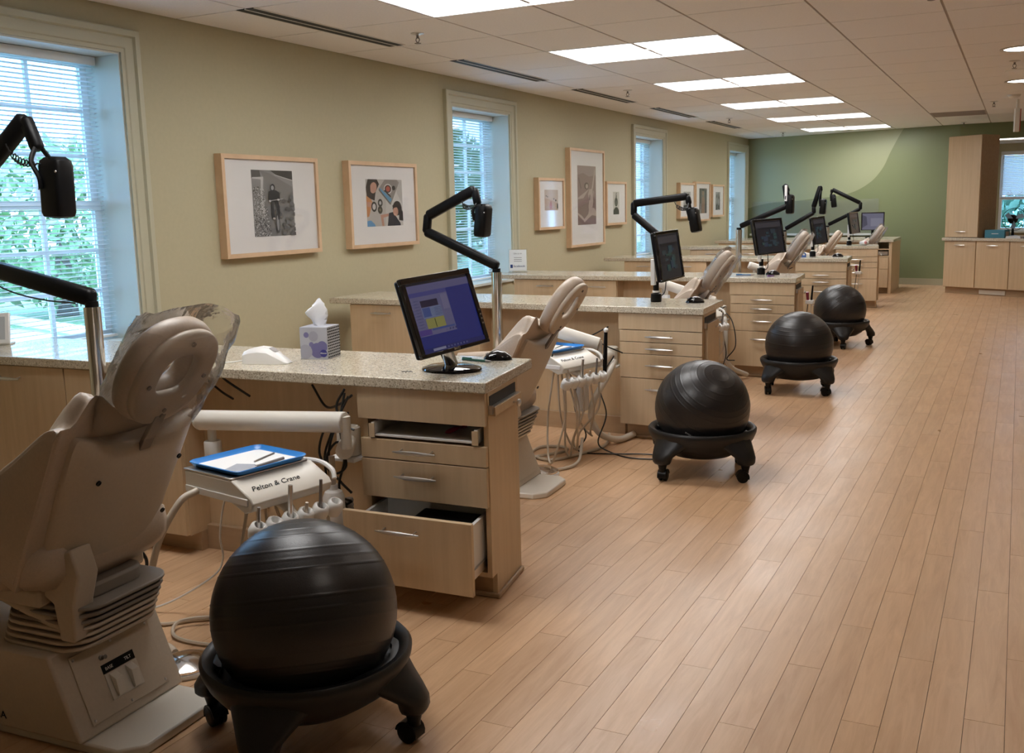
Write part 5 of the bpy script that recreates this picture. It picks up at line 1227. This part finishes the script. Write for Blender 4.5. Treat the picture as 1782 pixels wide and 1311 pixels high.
picture(8.95, 9.575, 1.11, 1.615, 9.11, 9.435, 1.30, 1.50, p3, 'small maple framed picture left of the tall dancer picture', (.62, .52, .44))
DK = (.13, .08, .075); LT = (.50, .40, .36)
p4 = [((.24, .16, .15), [(0, 0), (1, 0), (1, .45), (0, .3)]), ((.38, .29, .27), [(0, 1), (1, 1), (1, .85), (.6, .82), (.3, .88), (0, .84)]), (LT, [(.62, .60), (.80, .62), (.90, .56), (.86, .42), (.80, .30), (.62, .22), (.58, .30), (.62, .42), (.56, .52)]), (LT, [(.60, .60), (.66, .62), (.02, .46), (.02, .435), (.3, .45)]), (LT, [(.76, .62), (.84, .62), (.97, .94), (.93, .96)]), (DK, ell(.48, .66, .12, .06)), (LT, ell(.50, .655, .07, .04)), (LT, [(.62, .30), (.90, .28), (1, .22), (1, .14), (.76, .16), (.34, .04), (.30, .08), (.56, .18)]), (LT, [(.34, .10), (.40, .04), (.10, .14), (.0, .18), (.0, .21), (.2, .16)]), (DK, [(.62, .42), (.66, .42), (.68, .52), (.64, .50)]), (DK, [(.82, .60), (.84, .60), (.88, .34), (.86, .33)]), (DK, [(.05, .80), (.08, .79), (.2, .62), (.18, .61)])]
picture(9.725, 10.70, .905, 1.931, 9.945, 10.465, 1.135, 1.757, p4, 'tall maple framed leaping dancer photograph between two small pictures', (.30, .21, .20))
p5 = [((.03, .03, .03), [(.05, 0), (.95, 0), (.95, .18), (.68, .32), (.35, .32), (.05, .18)]), ((.03, .03, .03), ell(.5, .55, .26, .20)), ((.04, .04, .04), ell(.52, .78, .08, .10)), ((.04, .04, .04), [(.45, .85), (.62, .95), (.58, .98), (.42, .9)]), ((.10, .09, .09), ell(.5, .5, .16, .12))]
picture(10.765, 11.41, 1.11, 1.603, 10.99, 11.19, 1.23, 1.487, p5, 'small maple framed dark silhouette right of the tall dancer picture', (.62, .60, .56))
pa = [(g(.03), [(.0, .0), (1, 0), (1, .3), (0, .25)]), (g(.03), ell(.3, .75, .2, .15)), (g(.04), ell(.7, .7, .18, .2)), (g(.2), ell(.5, .45, .25, .12))]
picture(13.53, 14.24, 1.132, 1.62, 13.72, 14.06, 1.25, 1.50, pa, 'left picture of the far group partly behind the third lamp', g(.45))
pb = [((.30, .18, .12), [(.3, 0), (.7, 0), (.75, .5), (.6, .7), (.35, .65)]), ((.32, .20, .14), ell(.5, .8, .13, .1)), ((.06, .06, .06), [(0, 0), (.25, 0), (.25, 1), (0, 1)]), ((.05, .05, .06), [(.8, 0), (1, 0), (1, 1), (.75, .9)]), ((.05, .05, .05), [(.3, .9), (.7, .9), (.7, 1), (.3, 1)]), ((.4, .4, .4), [(.1, 0), (.2, 0), (.22, .4), (.15, .4)])]
picture(14.29, 15.05, 1.077, 1.643, 14.50, 14.89, 1.19, 1.55, pb, 'middle and tallest picture of the far group of three', (.17, .16, .15))
pc = [(g(.05), [(.1, 0), (.45, 0), (.4, .9), (.2, .85)]), (g(.06), [(.5, .05), (.9, .0), (.85, .7), (.6, 1)]), (g(.5), ell(.3, .5, .06, .2)), (g(.5), ell(.68, .45, .08, .2))]
picture(15.175, 15.85, 1.127, 1.613, 15.38, 15.65, 1.23, 1.50, pc, 'right picture of the far group next to the farthest window', g(.35))

t = thing('red_clamp', 'small crimson clamp lying in the open shallow drawer', 'clamp', (-1.72, 2.95, .5585), .6)
mb = MB(); mb.tube([(.022 * math.cos(2 * PI * q / 20), .014 * math.sin(2 * PI * q / 20), .012 + .008 * math.cos(2 * PI * q / 20)) for q in range(21)], .005, 8, caps=False); mb.build('ring', mat('crimson', (.35, .01, .05), .35), t)
MB().tube([(.02, 0, .018), (.05, .01, .02)], .005, 8).build('stem', mat('crimson', (.35, .01, .05), .35), t)

t = thing('flex_conduit', 'grey corrugated conduit standing beside the nearest drawer cabinet', 'conduit', (-2.065, 2.80, 0))
cp = []
for q in range(41): cp.append((0, 0, .01 + q * .008))
MB().tube(cp, [.014 + (.0025 if q % 2 else 0) for q in range(41)], 12).build('corrugated_tube', mat('conduit_grey', (.30, .27, .25), .5), t, smooth=25)
MB().lathe([(.022, 0), (.022, .012), (.016, .018)], 14).build('floor_ring', M_GREY, t)
